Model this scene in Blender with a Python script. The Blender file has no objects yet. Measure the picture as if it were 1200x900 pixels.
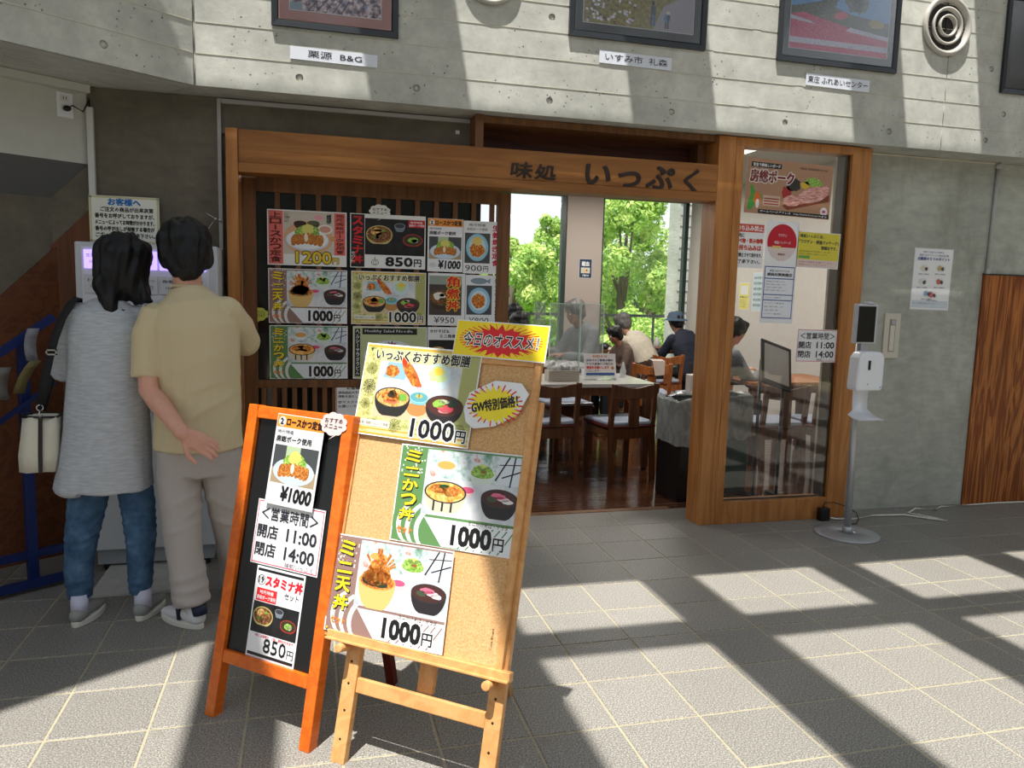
import bpy, bmesh, math, random
from mathutils import Vector, Matrix, Euler, noise
random.seed(7)
C = bpy.context.scene.collection
PI = math.pi
R = math.radians

# ------------------------------------------------------------ camera
cam_d = bpy.data.cameras.new('camera'); cam = bpy.data.objects.new('camera', cam_d); C.objects.link(cam)
cam_d.sensor_width = 36; cam_d.lens = 903 / 1200 * 36; cam_d.clip_start = .05; cam_d.clip_end = 500
_r = Vector((0.96708589, -0.25310687, 0.0261113)); _u = Vector((0.00496201, 0.12135853, 0.99259634)); _f = Vector((0.25440178, 0.95979634, -0.11862005))
cam.matrix_world = Matrix(((_r.x, _u.x, -_f.x, 0), (_r.y, _u.y, -_f.y, 0), (_r.z, _u.z, -_f.z, 1.43), (0, 0, 0, 1)))
bpy.context.scene.camera = cam

# ------------------------------------------------------------ sky, sun, exposure
world = bpy.data.worlds.new('world'); bpy.context.scene.world = world; world.use_nodes = True
nt = world.node_tree; nt.nodes.clear()
wo = nt.nodes.new('ShaderNodeOutputWorld'); bg = nt.nodes.new('ShaderNodeBackground')
tc = nt.nodes.new('ShaderNodeTexCoord'); sx = nt.nodes.new('ShaderNodeSeparateXYZ'); cr = nt.nodes.new('ShaderNodeValToRGB')
nt.links.new(tc.outputs['Generated'], sx.inputs[0]); nt.links.new(sx.outputs['Z'], cr.inputs[0])
cr.color_ramp.elements[0].position = 0.0; cr.color_ramp.elements[0].color = (.93, .975, 1, 1)
cr.color_ramp.elements[1].position = .75; cr.color_ramp.elements[1].color = (.78, .87, 1, 1)
nt.links.new(cr.outputs[0], bg.inputs['Color']); bg.inputs['Strength'].default_value = 1.15
nt.links.new(bg.outputs[0], wo.inputs[0])
SUN = Vector((.18, .255, -1)).normalized()
sd = bpy.data.lights.new('sun', 'SUN'); sd.energy = 7.6; sd.angle = R(.6); sd.color = (1, .965, .90)
so = bpy.data.objects.new('sun', sd); C.objects.link(so); so.rotation_euler = SUN.to_track_quat('-Z', 'Y').to_euler(); so.location = (0, 0, 8)
vs = bpy.context.scene.view_settings; vs.view_transform = 'Standard'; vs.look = 'None'; vs.gamma = 1; vs.exposure = 0.05

# ------------------------------------------------------------ materials
MT = {}
def _new(name):
    m = bpy.data.materials.new(name); m.use_nodes = True
    return m, m.node_tree, m.node_tree.nodes['Principled BSDF']
def srgb(r, g, b):
    f = lambda c: (c / 12.92 if c <= .04045 else ((c + .055) / 1.055) ** 2.4)
    return (f(r / 255), f(g / 255), f(b / 255), 1)
def mat(name, rgb=None, rough=.5, metal=0., spec=.5, emit=0, var=0, vscale=20, bump=0, bscale=60, trans=0, alpha=1):
    if name in MT: return MT[name]
    m, t, p = _new(name); c = srgb(*rgb)
    p.inputs['Base Color'].default_value = c; p.inputs['Roughness'].default_value = rough
    p.inputs['Metallic'].default_value = metal; p.inputs['Specular IOR Level'].default_value = spec
    if trans: p.inputs['Transmission Weight'].default_value = trans
    if alpha < 1: p.inputs['Alpha'].default_value = alpha
    if emit: p.inputs['Emission Color'].default_value = c; p.inputs['Emission Strength'].default_value = emit
    if var or bump:
        co = t.nodes.new('ShaderNodeTexCoord')
        n = t.nodes.new('ShaderNodeTexNoise'); n.inputs['Scale'].default_value = vscale; n.inputs['Detail'].default_value = 5
        t.links.new(co.outputs['Object'], n.inputs['Vector'])
        if var:
            h = t.nodes.new('ShaderNodeHueSaturation'); h.inputs['Color'].default_value = c
            mr = t.nodes.new('ShaderNodeMapRange'); mr.inputs[3].default_value = 1 - var; mr.inputs[4].default_value = 1 + var; mr.inputs[1].default_value = .3; mr.inputs[2].default_value = .7
            t.links.new(n.outputs['Fac'], mr.inputs[0]); t.links.new(mr.outputs[0], h.inputs['Value']); t.links.new(h.outputs[0], p.inputs['Base Color'])
        if bump:
            n2 = t.nodes.new('ShaderNodeTexNoise'); n2.inputs['Scale'].default_value = bscale; n2.inputs['Detail'].default_value = 4
            t.links.new(co.outputs['Object'], n2.inputs['Vector'])
            b = t.nodes.new('ShaderNodeBump'); b.inputs['Strength'].default_value = bump; b.inputs['Distance'].default_value = .01
            t.links.new(n2.outputs['Fac'], b.inputs['Height']); t.links.new(b.outputs[0], p.inputs['Normal'])
    MT[name] = m; return m
def ramp(t, stops):
    r = t.nodes.new('ShaderNodeValToRGB'); e = r.color_ramp.elements
    while len(e) > 1: e.remove(e[-1])
    e[0].position = stops[0][0]; e[0].color = stops[0][1]
    for p_, c_ in stops[1:]:
        q = e.new(p_); q.color = c_
    return r
def noisenode(t, co, scale, detail=5, rough=.55, stretch=(1, 1, 1), dist=0):
    mp = t.nodes.new('ShaderNodeMapping'); mp.inputs['Scale'].default_value = stretch
    n = t.nodes.new('ShaderNodeTexNoise'); n.inputs['Scale'].default_value = scale; n.inputs['Detail'].default_value = detail; n.inputs['Roughness'].default_value = rough; n.inputs['Distortion'].default_value = dist
    t.links.new(co, mp.inputs[0]); t.links.new(mp.outputs[0], n.inputs['Vector']); return n
def mixc(t, a, b, fac, mode='MIX'):
    m = t.nodes.new('ShaderNodeMix'); m.data_type = 'RGBA'; m.blend_type = mode
    for s, v in ((m.inputs['Factor'], fac), (m.inputs['A'], a), (m.inputs['B'], b)):
        if hasattr(v, 'is_output'): t.links.new(v, s)
        else: s.default_value = v
    return m.outputs['Result']
def m_concrete(name, lo, hi, stretch=(1, 1, 1), pits=True, stain=None, rough=.8):
    m, t, p = _new(name); co = t.nodes.new('ShaderNodeTexCoord').outputs['Object']
    n = noisenode(t, co, 1.6, 8, .6, stretch); r = ramp(t, [(.3, srgb(*lo)), (.7, srgb(*hi))]); t.links.new(n.outputs['Fac'], r.inputs[0])
    n2 = noisenode(t, co, 22, 6, .7, (stretch[0] * .35, stretch[1] * .35, stretch[2] * 1.6)); r2 = ramp(t, [(.3, (.80, .80, .80, 1)), (.72, (1.14, 1.14, 1.12, 1))]); t.links.new(n2.outputs['Fac'], r2.inputs[0])
    col = mixc(t, r.outputs[0], r2.outputs[0], 1.0, 'MULTIPLY')
    ht = n2.outputs['Fac']
    if pits:
        v = t.nodes.new('ShaderNodeTexVoronoi'); v.inputs['Scale'].default_value = 30; t.links.new(co, v.inputs['Vector'])
        n3 = noisenode(t, co, 5, 3); rr = ramp(t, [(.48, (0, 0, 0, 1)), (.62, (1, 1, 1, 1))]); t.links.new(n3.outputs['Fac'], rr.inputs[0])
        rv = ramp(t, [(.09, (1, 1, 1, 1)), (.17, (0, 0, 0, 1))]); t.links.new(v.outputs['Distance'], rv.inputs[0])
        f = mixc(t, (0, 0, 0, 1), rv.outputs[0], rr.outputs[0])
        col = mixc(t, col, srgb(*[c * .45 for c in lo]), f)
    if stain:
        n4 = noisenode(t, co, 3.3, 6, .7, (1, 1, .4)); r4 = ramp(t, [(.5, (0, 0, 0, 1)), (.75, (1, 1, 1, 1))]); t.links.new(n4.outputs['Fac'], r4.inputs[0])
        col = mixc(t, col, srgb(*stain), r4.outputs[0])
    t.links.new(col, p.inputs['Base Color']); p.inputs['Roughness'].default_value = rough; p.inputs['Specular IOR Level'].default_value = .3
    b = t.nodes.new('ShaderNodeBump'); b.inputs['Strength'].default_value = .35; b.inputs['Distance'].default_value = .01; t.links.new(ht, b.inputs['Height']); t.links.new(b.outputs[0], p.inputs['Normal'])
    MT[name] = m; return m
def m_wood(name, lo, hi, grain='z', rough=.45, scale=5, dist=1.2, fine=1, spec=.4, knots=False):
    m, t, p = _new(name); co = t.nodes.new('ShaderNodeTexCoord').outputs['Object']
    st = {'x': (.12, 1.6, 1.6), 'y': (1.6, .12, 1.6), 'z': (1.6, 1.6, .12)}[grain]
    n = noisenode(t, co, scale * 1.5, 4, .5, st, dist)
    w = t.nodes.new('ShaderNodeMath'); w.operation = 'MULTIPLY'; w.inputs[1].default_value = 9; t.links.new(n.outputs['Fac'], w.inputs[0])
    fr = t.nodes.new('ShaderNodeMath'); fr.operation = 'PINGPONG'; fr.inputs[1].default_value = 1; t.links.new(w.outputs[0], fr.inputs[0])
    n2 = noisenode(t, co, 60, 3, .6, st)
    ad = t.nodes.new('ShaderNodeMath'); ad.operation = 'MULTIPLY_ADD'; ad.inputs[1].default_value = .45; t.links.new(n2.outputs['Fac'], ad.inputs[0]); 
    h = t.nodes.new('ShaderNodeMath'); h.operation = 'MULTIPLY'; h.inputs[1].default_value = .6 * fine; t.links.new(fr.outputs[0], h.inputs[0]); t.links.new(h.outputs[0], ad.inputs[2])
    r = ramp(t, [(.15, srgb(*hi)), (.85, srgb(*lo))]); t.links.new(ad.outputs[0], r.inputs[0])
    n3 = noisenode(t, co, 1.5, 3); r3 = ramp(t, [(.3, (.85, .85, .85, 1)), (.7, (1.1, 1.1, 1.1, 1))]); t.links.new(n3.outputs['Fac'], r3.inputs[0])
    col = mixc(t, r.outputs[0], r3.outputs[0], 1.0, 'MULTIPLY')
    t.links.new(col, p.inputs['Base Color']); p.inputs['Roughness'].default_value = rough; p.inputs['Specular IOR Level'].default_value = spec
    b = t.nodes.new('ShaderNodeBump'); b.inputs['Strength'].default_value = .12; b.inputs['Distance'].default_value = .004; t.links.new(n2.outputs['Fac'], b.inputs['Height']); t.links.new(b.outputs[0], p.inputs['Normal'])
    MT[name] = m; return m
def m_speck(name, stops, scale, rough=.5, stretch=(1, 1, 1), bump=0, detail=4, dist=0, spec=.4, objvar=0, spots=None):
    m, t, p = _new(name); co = t.nodes.new('ShaderNodeTexCoord').outputs['Object']
    n = noisenode(t, co, scale, detail, .6, stretch, dist); r = ramp(t, [(a, srgb(*c)) for a, c in stops]); t.links.new(n.outputs['Fac'], r.inputs[0]); col = r.outputs[0]
    if objvar:
        oi = t.nodes.new('ShaderNodeObjectInfo'); mr = t.nodes.new('ShaderNodeMapRange'); mr.inputs[3].default_value = 1 - objvar; mr.inputs[4].default_value = 1 + objvar
        t.links.new(oi.outputs['Random'], mr.inputs[0]); cc = t.nodes.new('ShaderNodeCombineColor')
        for k in range(3): t.links.new(mr.outputs[0], cc.inputs[k])
        col = mixc(t, col, cc.outputs[0], 1.0, 'MULTIPLY')
    if spots:
        n2 = noisenode(t, co, spots[0], 5, .65); r2 = ramp(t, [(spots[1], (0, 0, 0, 1)), (spots[2], (1, 1, 1, 1))]); t.links.new(n2.outputs['Fac'], r2.inputs[0])
        ml = t.nodes.new('ShaderNodeMath'); ml.operation = 'MULTIPLY'; ml.inputs[1].default_value = spots[4]; t.links.new(r2.outputs[0], ml.inputs[0])
        col = mixc(t, col, srgb(*spots[3]), ml.outputs[0])
    t.links.new(col, p.inputs['Base Color']); p.inputs['Roughness'].default_value = rough; p.inputs['Specular IOR Level'].default_value = spec
    if bump:
        b = t.nodes.new('ShaderNodeBump'); b.inputs['Strength'].default_value = bump; b.inputs['Distance'].default_value = .004; t.links.new(n.outputs['Fac'], b.inputs['Height']); t.links.new(b.outputs[0], p.inputs['Normal'])
    MT[name] = m; return m
def m_glass(name, tint=(1, 1, 1), refl=.08, op=0., opcol=(200, 210, 210), rough=.02):
    m, t, p = _new(name); o = t.nodes['Material Output']
    tr = t.nodes.new('ShaderNodeBsdfTransparent'); tr.inputs[0].default_value = (*tint, 1)
    gl = t.nodes.new('ShaderNodeBsdfGlossy'); gl.inputs['Roughness'].default_value = rough
    fz = t.nodes.new('ShaderNodeFresnel'); fz.inputs[0].default_value = 1.45
    mx = t.nodes.new('ShaderNodeMixShader'); t.links.new(fz.outputs[0], mx.inputs[0]); t.links.new(tr.outputs[0], mx.inputs[1]); t.links.new(gl.outputs[0], mx.inputs[2]); out = mx.outputs[0]
    if op:
        df = t.nodes.new('ShaderNodeBsdfDiffuse'); df.inputs[0].default_value = srgb(*opcol)
        m2 = t.nodes.new('ShaderNodeMixShader'); m2.inputs[0].default_value = op; t.links.new(out, m2.inputs[1]); t.links.new(df.outputs[0], m2.inputs[2]); out = m2.outputs[0]
    t.links.new(out, o.inputs['Surface']); MT[name] = m; return m

CONC_UP = m_concrete('board_formed_concrete', (172, 173, 166), (212, 212, 204), (1, 1, 1.5))
CONC_LO = m_concrete('smooth_grey_concrete', (140, 137, 124), (176, 173, 160), (1, 1, .5), pits=False, stain=(122, 119, 108), rough=.65)
CONC_R = m_concrete('smooth_pale_concrete', (162, 164, 155), (190, 192, 182), (1, 1, .5), pits=False, stain=(140, 140, 130), rough=.55)
CEDAR_X = m_wood('cedar_beam', (140, 88, 38), (168, 112, 56), 'x', .45, 4, .6)
CEDAR_Z = m_wood('cedar_post', (160, 102, 50), (190, 130, 72), 'z', .42, 4, .6)
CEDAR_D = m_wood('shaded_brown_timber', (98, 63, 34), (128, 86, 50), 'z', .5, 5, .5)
DARKW_X = m_wood('dark_stained_board', (60, 24, 10), (96, 42, 18), 'x', .45, 4, 2.5)
PLY = m_wood('varnished_plywood', (122, 62, 22), (190, 118, 58), 'z', .5, 2.6, 3.2, 1.4)
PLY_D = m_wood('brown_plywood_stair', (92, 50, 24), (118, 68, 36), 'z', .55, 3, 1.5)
CHAIRW = m_wood('dark_chair_wood', (84, 49, 26), (114, 69, 38), 'z', .35, 6, .5)
CHAIRW2 = m_wood('honey_chair_wood', (150, 84, 38), (190, 116, 58), 'z', .35, 6, .5)
ORANGE = m_wood('orange_varnished_wood', (204, 88, 16), (232, 118, 30), 'z', .3, 5, .5, .7)
PINE = m_wood('pale_pine', (202, 142, 82), (226, 172, 112), 'z', .42, 4, .5, .7)
TILE = m_speck('grey_granite_floor_tile', [(.30, (84, 82, 78)), (.5, (129, 126, 120)), (.70, (180, 176, 168))], 190, .45, bump=.12, detail=2, objvar=.06, spots=(2.6, .5, .75, (92, 82, 68), .5))
GROUT = mat('pale_floor_grout', (166, 157, 132), .8, var=.1)
CORK = m_speck('cork_board', [(.3, (196, 146, 92)), (.5, (216, 170, 116)), (.7, (230, 190, 140))], 180, .8, detail=3)
JEANS = m_speck('blue_denim', [(.3, (44, 72, 104)), (.55, (70, 102, 134)), (.75, (100, 132, 160))], 14, .85, detail=6, bump=.5)
KNIT = m_speck('heather_grey_knit', [(.3, (166, 170, 176)), (.5, (180, 184, 190)), (.7, (194, 198, 204))], 90, .9, (.25, .25, 1.6), detail=4, bump=.2)
TEE = mat('beige_cotton', (208, 192, 156), .9, bump=.2, bscale=18)
TROU = mat('light_grey_trousers', (180, 172, 168), .85, bump=.25, bscale=16)
WHITE = mat('white_paper', (226, 228, 232), .45); BLACK = mat('black_print', (14, 14, 16), .4)
WPLAS = mat('white_plastic', (232, 234, 240), .35); BPLAS = mat('black_plastic', (16, 16, 18), .3)
STEEL = mat('brushed_steel', (184, 186, 190), .35, .45); CHROME = mat('chrome', (220, 220, 225), .15, 1)
PAINTW = mat('white_painted_wall', (196, 196, 188), .7, var=.03)
SKIN = mat('skin', (216, 160, 138), .5, var=.05, vscale=30); SKIN_D = mat('backlit_skin', (150, 104, 82), .5)  # SKIN_D: diners' backlight put into a darker skin colour
HAIR = m_speck('black_hair', [(.3, (7, 7, 9)), (.7, (18, 19, 23))], 40, .42, (6, 6, .3), bump=.6, spec=.35); HAIRG = mat('grey_hair', (90, 88, 86), .5, bump=.5, bscale=80)
GLASS = m_glass('clear_glass'); ACRYL = m_glass('acrylic_screen', op=.2)
PGLASS = m_glass('picture_glazing', refl=.02, rough=.15)
BLUE = mat('blue_painted_steel', (17, 40, 98), .4); RUB = mat('black_rubber', (18, 18, 18), .7)

# ------------------------------------------------------------ mesh helpers
class MB:
    def __init__(s): s.v = []; s.f = []; s.m = []; s.s = []
    def add(s, V, F, mi=0, sm=False):
        o = len(s.v); s.v += [tuple(p) for p in V]; s.f += [tuple(i + o for i in f) for f in F]; s.m += [mi] * len(F); s.s += [sm] * len(F); return s
    def box(s, x0, y0, z0, x1, y1, z1, mi=0):
        V = [(x, y, z) for x in (x0, x1) for y in (y0, y1) for z in (z0, z1)]
        return s.add(V, [(0, 1, 3, 2), (4, 6, 7, 5), (0, 4, 5, 1), (2, 3, 7, 6), (0, 2, 6, 4), (1, 5, 7, 3)], mi)
    def bar(s, p0, p1, w, d, mi=0, side=(1, 0, 0), w1=None, d1=None):
        p0 = Vector(p0); p1 = Vector(p1); t = (p1 - p0).normalized(); a = Vector(side); a = (a - t * a.dot(t)).normalized(); b = t.cross(a)
        w1 = w1 or w; d1 = d1 or d
        V = [p0 + a * sx_ * w / 2 + b * sy * d / 2 for sx_, sy in ((-1, -1), (1, -1), (1, 1), (-1, 1))] + [p1 + a * sx_ * w1 / 2 + b * sy * d1 / 2 for sx_, sy in ((-1, -1), (1, -1), (1, 1), (-1, 1))]
        return s.add(V, [(3, 2, 1, 0), (4, 5, 6, 7), (0, 1, 5, 4), (1, 2, 6, 5), (2, 3, 7, 6), (3, 0, 4, 7)], mi)
    def tube(s, pts, rad, n=10, mi=0, sm=True, cap=True, side=(1, 0, 0), rnd=False):
        pts = [Vector(p) for p in pts]; k = len(pts)
        if not isinstance(rad, (list, tuple)): rad = [rad] * k
        rad = [(r_, r_) if not isinstance(r_, (list, tuple)) else r_ for r_ in rad]
        if rnd:
            t0 = (pts[0] - pts[1]).normalized(); t1 = (pts[-1] - pts[-2]).normalized(); r0 = rad[0]; r1 = rad[-1]
            P = []; Q = []
            for a_ in (85, 60, 30): P.append(pts[0] + t0 * min(r0) * math.sin(R(a_))); Q.append((r0[0] * math.cos(R(a_)), r0[1] * math.cos(R(a_))))
            P += pts; Q += rad
            for a_ in (30, 60, 85): P.append(pts[-1] + t1 * min(r1) * math.sin(R(a_))); Q.append((r1[0] * math.cos(R(a_)), r1[1] * math.cos(R(a_))))
            pts = P; rad = Q; k = len(pts)
        V = []; a = Vector(side); 
        for i in range(k):
            t = (pts[min(i + 1, k - 1)] - pts[max(i - 1, 0)]).normalized()
            a2 = a - t * a.dot(t)
            if a2.length < .1: a2 = t.orthogonal()
            a2.normalize(); b = t.cross(a2)
            if i > 0 and not side_fixed(side): a = a2
            for j in range(n):
                q = 2 * PI * j / n; V.append(pts[i] + a2 * math.cos(q) * rad[i][0] + b * math.sin(q) * rad[i][1])
        F = [(i * n + j, i * n + (j + 1) % n, (i + 1) * n + (j + 1) % n, (i + 1) * n + j) for i in range(k - 1) for j in range(n)]
        if cap: F += [tuple(range(n - 1, -1, -1)), tuple((k - 1) * n + j for j in range(n))]
        return s.add(V, F, mi, sm)
    def cyl(s, p0, p1, r0, r1=None, n=16, mi=0, sm=True): return s.tube([p0, p1], [r0, r1 if r1 is not None else r0], n, mi, sm)
    def lathe(s, prof, c=(0, 0, 0), n=24, mi=0, axis='z', sm=True):
        V = []
        for r_, h in prof:
            for j in range(n):
                q = 2 * PI * j / n; x, y = r_ * math.cos(q), r_ * math.sin(q)
                V.append((c[0] + x, c[1] + y, c[2] + h) if axis == 'z' else (c[0] + x, c[1] + h, c[2] + y))
        k = len(prof); F = [(i * n + j, i * n + (j + 1) % n, (i + 1) * n + (j + 1) % n, (i + 1) * n + j) for i in range(k - 1) for j in range(n)]
        return s.add(V, F, mi, sm)
    def prism(s, pts, d0, d1, mi=0, ax='z'):
        n = len(pts); m3 = (lambda x, y, d: (x, y, d)) if ax == 'z' else ((lambda x, y, d: (x, d, y)) if ax == 'y' else (lambda x, y, d: (d, x, y)))
        V = [m3(x, y, d0) for x, y in pts] + [m3(x, y, d1) for x, y in pts]
        F = [tuple(range(n))[::-1], tuple(range(n, 2 * n))] + [(i, (i + 1) % n, n + (i + 1) % n, n + i) for i in range(n)]
        return s.add(V, F, mi)
    def ball(s, c, r, n=12, mi=0, sm=True):
        r = (r, r, r) if not isinstance(r, (tuple, list)) else r; V = []; m_ = n // 2 + 1
        for i in range(m_ + 1):
            th = PI * i / m_
            for j in range(n):
                V.append((c[0] + r[0] * max(math.sin(th), .01) * math.cos(2 * PI * j / n), c[1] + r[1] * max(math.sin(th), .01) * math.sin(2 * PI * j / n), c[2] - r[2] * math.cos(th)))
        F = [(i * n + j, i * n + (j + 1) % n, (i + 1) * n + (j + 1) % n, (i + 1) * n + j) for i in range(m_) for j in range(n)] + [tuple(range(n - 1, -1, -1)), tuple(m_ * n + j for j in range(n))]
        return s.add(V, F, mi, sm)
    def mesh(s, name):
        me = bpy.data.meshes.new(name); me.from_pydata(s.v, [], s.f); me.polygons.foreach_set('material_index', s.m); me.polygons.foreach_set('use_smooth', s.s)
        bm = bmesh.new(); bm.from_mesh(me); bmesh.ops.recalc_face_normals(bm, faces=bm.faces); bm.to_mesh(me); bm.free(); return me
def side_fixed(s_): return True
def wm(o): return (wm(o.parent) @ o.matrix_parent_inverse @ o.matrix_basis) if o.parent else o.matrix_basis.copy()
def obj(name, mb, mats, parent=None, world=False, bevel=0, M=None):
    """link one mesh object; world=True: mesh coordinates are world coordinates even under a moved parent"""
    me = mb.mesh(name) if isinstance(mb, MB) else mb
    if not isinstance(mats, (list, tuple)): mats = [mats]
    if not len(me.materials):
        for m_ in mats: me.materials.append(m_)
    o = bpy.data.objects.new(name, me); C.objects.link(o)
    if M is not None: o.matrix_basis = M
    if parent:
        o.parent = parent
        if world: o.matrix_parent_inverse = wm(parent).inverted()
    if bevel:
        b = o.modifiers.new('bevel', 'BEVEL'); b.width = bevel; b.segments = 2; b.limit_method = 'ANGLE'; b.angle_limit = R(40)
    return o
def tag(o, label, cat, group=None):
    o['label'] = label; o['category'] = cat
    if group: o['group'] = group
    return o
def thing(name, label, cat, loc=(0, 0, 0), rotz=0, group=None, M=None):
    o = bpy.data.objects.new(name, None); C.objects.link(o); o.empty_display_size = .1
    if M is not None: o.matrix_basis = M
    else: o.location = loc; o.rotation_euler = (0, 0, rotz)
    return tag(o, label, cat, group)
def struct(name, mb, mats, bevel=0, parent=None):
    o = obj(name, mb, mats, parent, bevel=bevel)
    if not parent: o['kind'] = 'structure'
    return o
def copy_tree(o, parent=None):
    c = o.copy(); C.objects.link(c); c.parent = parent
    for ch in list(o.children): copy_tree(ch, c)
    return c
def basis(a, up, n, p): return Matrix(((a[0], up[0], n[0], p[0]), (a[1], up[1], n[1], p[1]), (a[2], up[2], n[2], p[2]), (0, 0, 0, 1)))
def plane_y(y): return basis((1, 0, 0), (0, 0, 1), (0, -1, 0), (0, y, 0))          # facade planes: local x right, y up, z out
def lean(phi, th, p0):
    a = Vector((math.cos(phi), -math.sin(phi), 0)); b = Vector((math.sin(phi), math.cos(phi), 0)); up = Vector((0, 0, math.cos(th))) + b * math.sin(th)
    return basis(a, up, a.cross(up), p0)
FONT_CACHE = {}
def text_mesh(s, res=2):
    k = (s, res)
    if k not in FONT_CACHE:
        c = bpy.data.curves.new('t', 'FONT'); c.body = s; c.resolution_u = res
        o = bpy.data.objects.new('t', c); me = bpy.data.meshes.new_from_object(o)
        V = [v.co.to_2d() for v in me.vertices]; F = [tuple(p.vertices) for p in me.polygons]
        bpy.data.objects.remove(o); bpy.data.curves.remove(c); bpy.data.meshes.remove(me)
        x0 = min(v.x for v in V); x1 = max(v.x for v in V); y0 = min(v.y for v in V); y1 = max(v.y for v in V)
        FONT_CACHE[k] = (V, F, (x0, y0, x1, y1))
    return FONT_CACHE[k]
def hole_plate(outline, holes, depth):
    """flat plate (x,z) with real round holes, cut by a filled 2D curve"""
    c = bpy.data.curves.new('p', 'CURVE'); c.dimensions = '2D'; c.fill_mode = 'BOTH'; c.extrude = depth / 2
    for lp in [outline] + [[(hx + hr * math.cos(2 * PI * k / 16), hz + hr * math.sin(2 * PI * k / 16)) for k in range(16)] for hx, hz, hr in holes]:
        sp = c.splines.new('POLY'); sp.points.add(len(lp) - 1); sp.use_cyclic_u = True
        for i, (x, y) in enumerate(lp): sp.points[i].co = (x, y, 0, 1)
    o = bpy.data.objects.new('p', c); me = bpy.data.meshes.new_from_object(o); bpy.data.objects.remove(o); bpy.data.curves.remove(c)
    return me

# ============================================================ THE SETTING
TH = 4.6435                                    # threshold line between tile paving and wooden floor
fl = struct('floor', MB().box(-9, -7, -.2, 9, TH, -.0022), GROUT)
TX0 = .6927; proto_tile = None; rest = MB()
def tile_mb():
    g = .004; m = MB(); a, b = g, .3 - g
    V = [(a, a, -.02), (b, a, -.02), (b, b, -.02), (a, b, -.02), (a, a, -.0015), (b, a, -.0015), (b, b, -.0015), (a, b, -.0015), (a + .003, a + .003, 0), (b - .003, a + .003, 0), (b - .003, b - .003, 0), (a + .003, b - .003, 0)]
    return m.add(V, [(8, 9, 10, 11)] + [(i, (i + 1) % 4, 4 + (i + 1) % 4, 4 + i) for i in range(4)] + [(4 + i, 4 + (i + 1) % 4, 8 + (i + 1) % 4, 8 + i) for i in range(4)])
tm = tile_mb().mesh('tile'); tm.materials.append(TILE)
for j in range(-18, 10):
    for i in range(-20, 24):
        x, y = TX0 + .3 * i, TH - .3 - .3 * j if False else TH - 3.0 + .3 * j
        if y > TH - .29: continue
        if j >= 0 and -9 <= i <= 16:
            t_ = bpy.data.objects.new('tile', tm); C.objects.link(t_); t_.parent = fl; t_.location = (x, y, random.uniform(-.0006, .0006))
        elif y > -4.5:
            V = [(x + .004, y + .004, 0), (x + .296, y + .004, 0), (x + .296, y + .296, 0), (x + .004, y + .296, 0)]; rest.add(V, [(0, 1, 2, 3)])
rs = obj('tile_field', rest, TILE, fl); rs['kind'] = 'stuff'

# wooden dining room floor: glossy strip planks running along the facade
m, t, p = _new('glossy_strip_floor'); co = t.nodes.new('ShaderNodeTexCoord').outputs['Object']
sp_ = t.nodes.new('ShaderNodeSeparateXYZ'); t.links.new(co, sp_.inputs[0])
n = noisenode(t, co, 3, 5, .6, (.5, 9, 1)); r = ramp(t, [(.3, srgb(52, 28, 15)), (.7, srgb(98, 58, 32))]); t.links.new(n.outputs['Fac'], r.inputs[0])
oi = t.nodes.new('ShaderNodeObjectInfo'); mr = t.nodes.new('ShaderNodeMapRange'); mr.inputs[3].default_value = .75; mr.inputs[4].default_value = 1.15; t.links.new(oi.outputs['Random'], mr.inputs[0])
cc = t.nodes.new('ShaderNodeCombineColor'); [t.links.new(mr.outputs[0], cc.inputs[k]) for k in range(3)]
t.links.new(mixc(t, r.outputs[0], cc.outputs[0], 1.0, 'MULTIPLY'), p.inputs['Base Color']); p.inputs['Roughness'].default_value = .14; p.inputs['Specular IOR Level'].default_value = .9
nb = noisenode(t, co, 14, 3, .6, (.25, 2, 1)); b = t.nodes.new('ShaderNodeBump'); b.inputs['Strength'].default_value = .14; b.inputs['Distance'].default_value = .01; t.links.new(nb.outputs['Fac'], b.inputs['Height']); t.links.new(b.outputs[0], p.inputs['Normal'])
FLOORW = m
fi = struct('floor', MB().box(-3.2, TH, -.2, 7.2, 9.5, -.004), mat('dark_plank_gap', (30, 16, 8), .6))
pm = MB().add([(-3.2, .0015, -.003), (7.2, .0015, -.003), (7.2, .0585, -.003), (-3.2, .0585, -.003), (-3.2, .003, 0), (7.2, .003, 0), (7.2, .057, 0), (-3.2, .057, 0)], [(4, 5, 6, 7), (0, 1, 5, 4), (2, 3, 7, 6)]).mesh('plank'); pm.materials.append(FLOORW)
for k in range(80):
    q = bpy.data.objects.new('floor_plank', pm); C.objects.link(q); q.parent = fi; q.location = (0, TH + .06 * k, random.uniform(-.0008, .0004)); q.rotation_euler = (random.uniform(-.012, .012), 0, 0)
struct('trim_1', MB().box(1.16, TH - .006, -.01, 2.36, TH + .05, .003), CEDAR_D)

# facade lower wall (openings left for the timber front)
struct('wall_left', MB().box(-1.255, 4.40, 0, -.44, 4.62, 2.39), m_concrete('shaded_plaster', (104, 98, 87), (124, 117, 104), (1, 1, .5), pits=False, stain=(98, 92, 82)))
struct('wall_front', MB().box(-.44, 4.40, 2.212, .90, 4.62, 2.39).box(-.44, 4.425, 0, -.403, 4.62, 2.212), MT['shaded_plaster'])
struct('wall_right', MB().box(3.44, 4.40, 0, 9, 4.62, 2.39), CONC_R)
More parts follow.
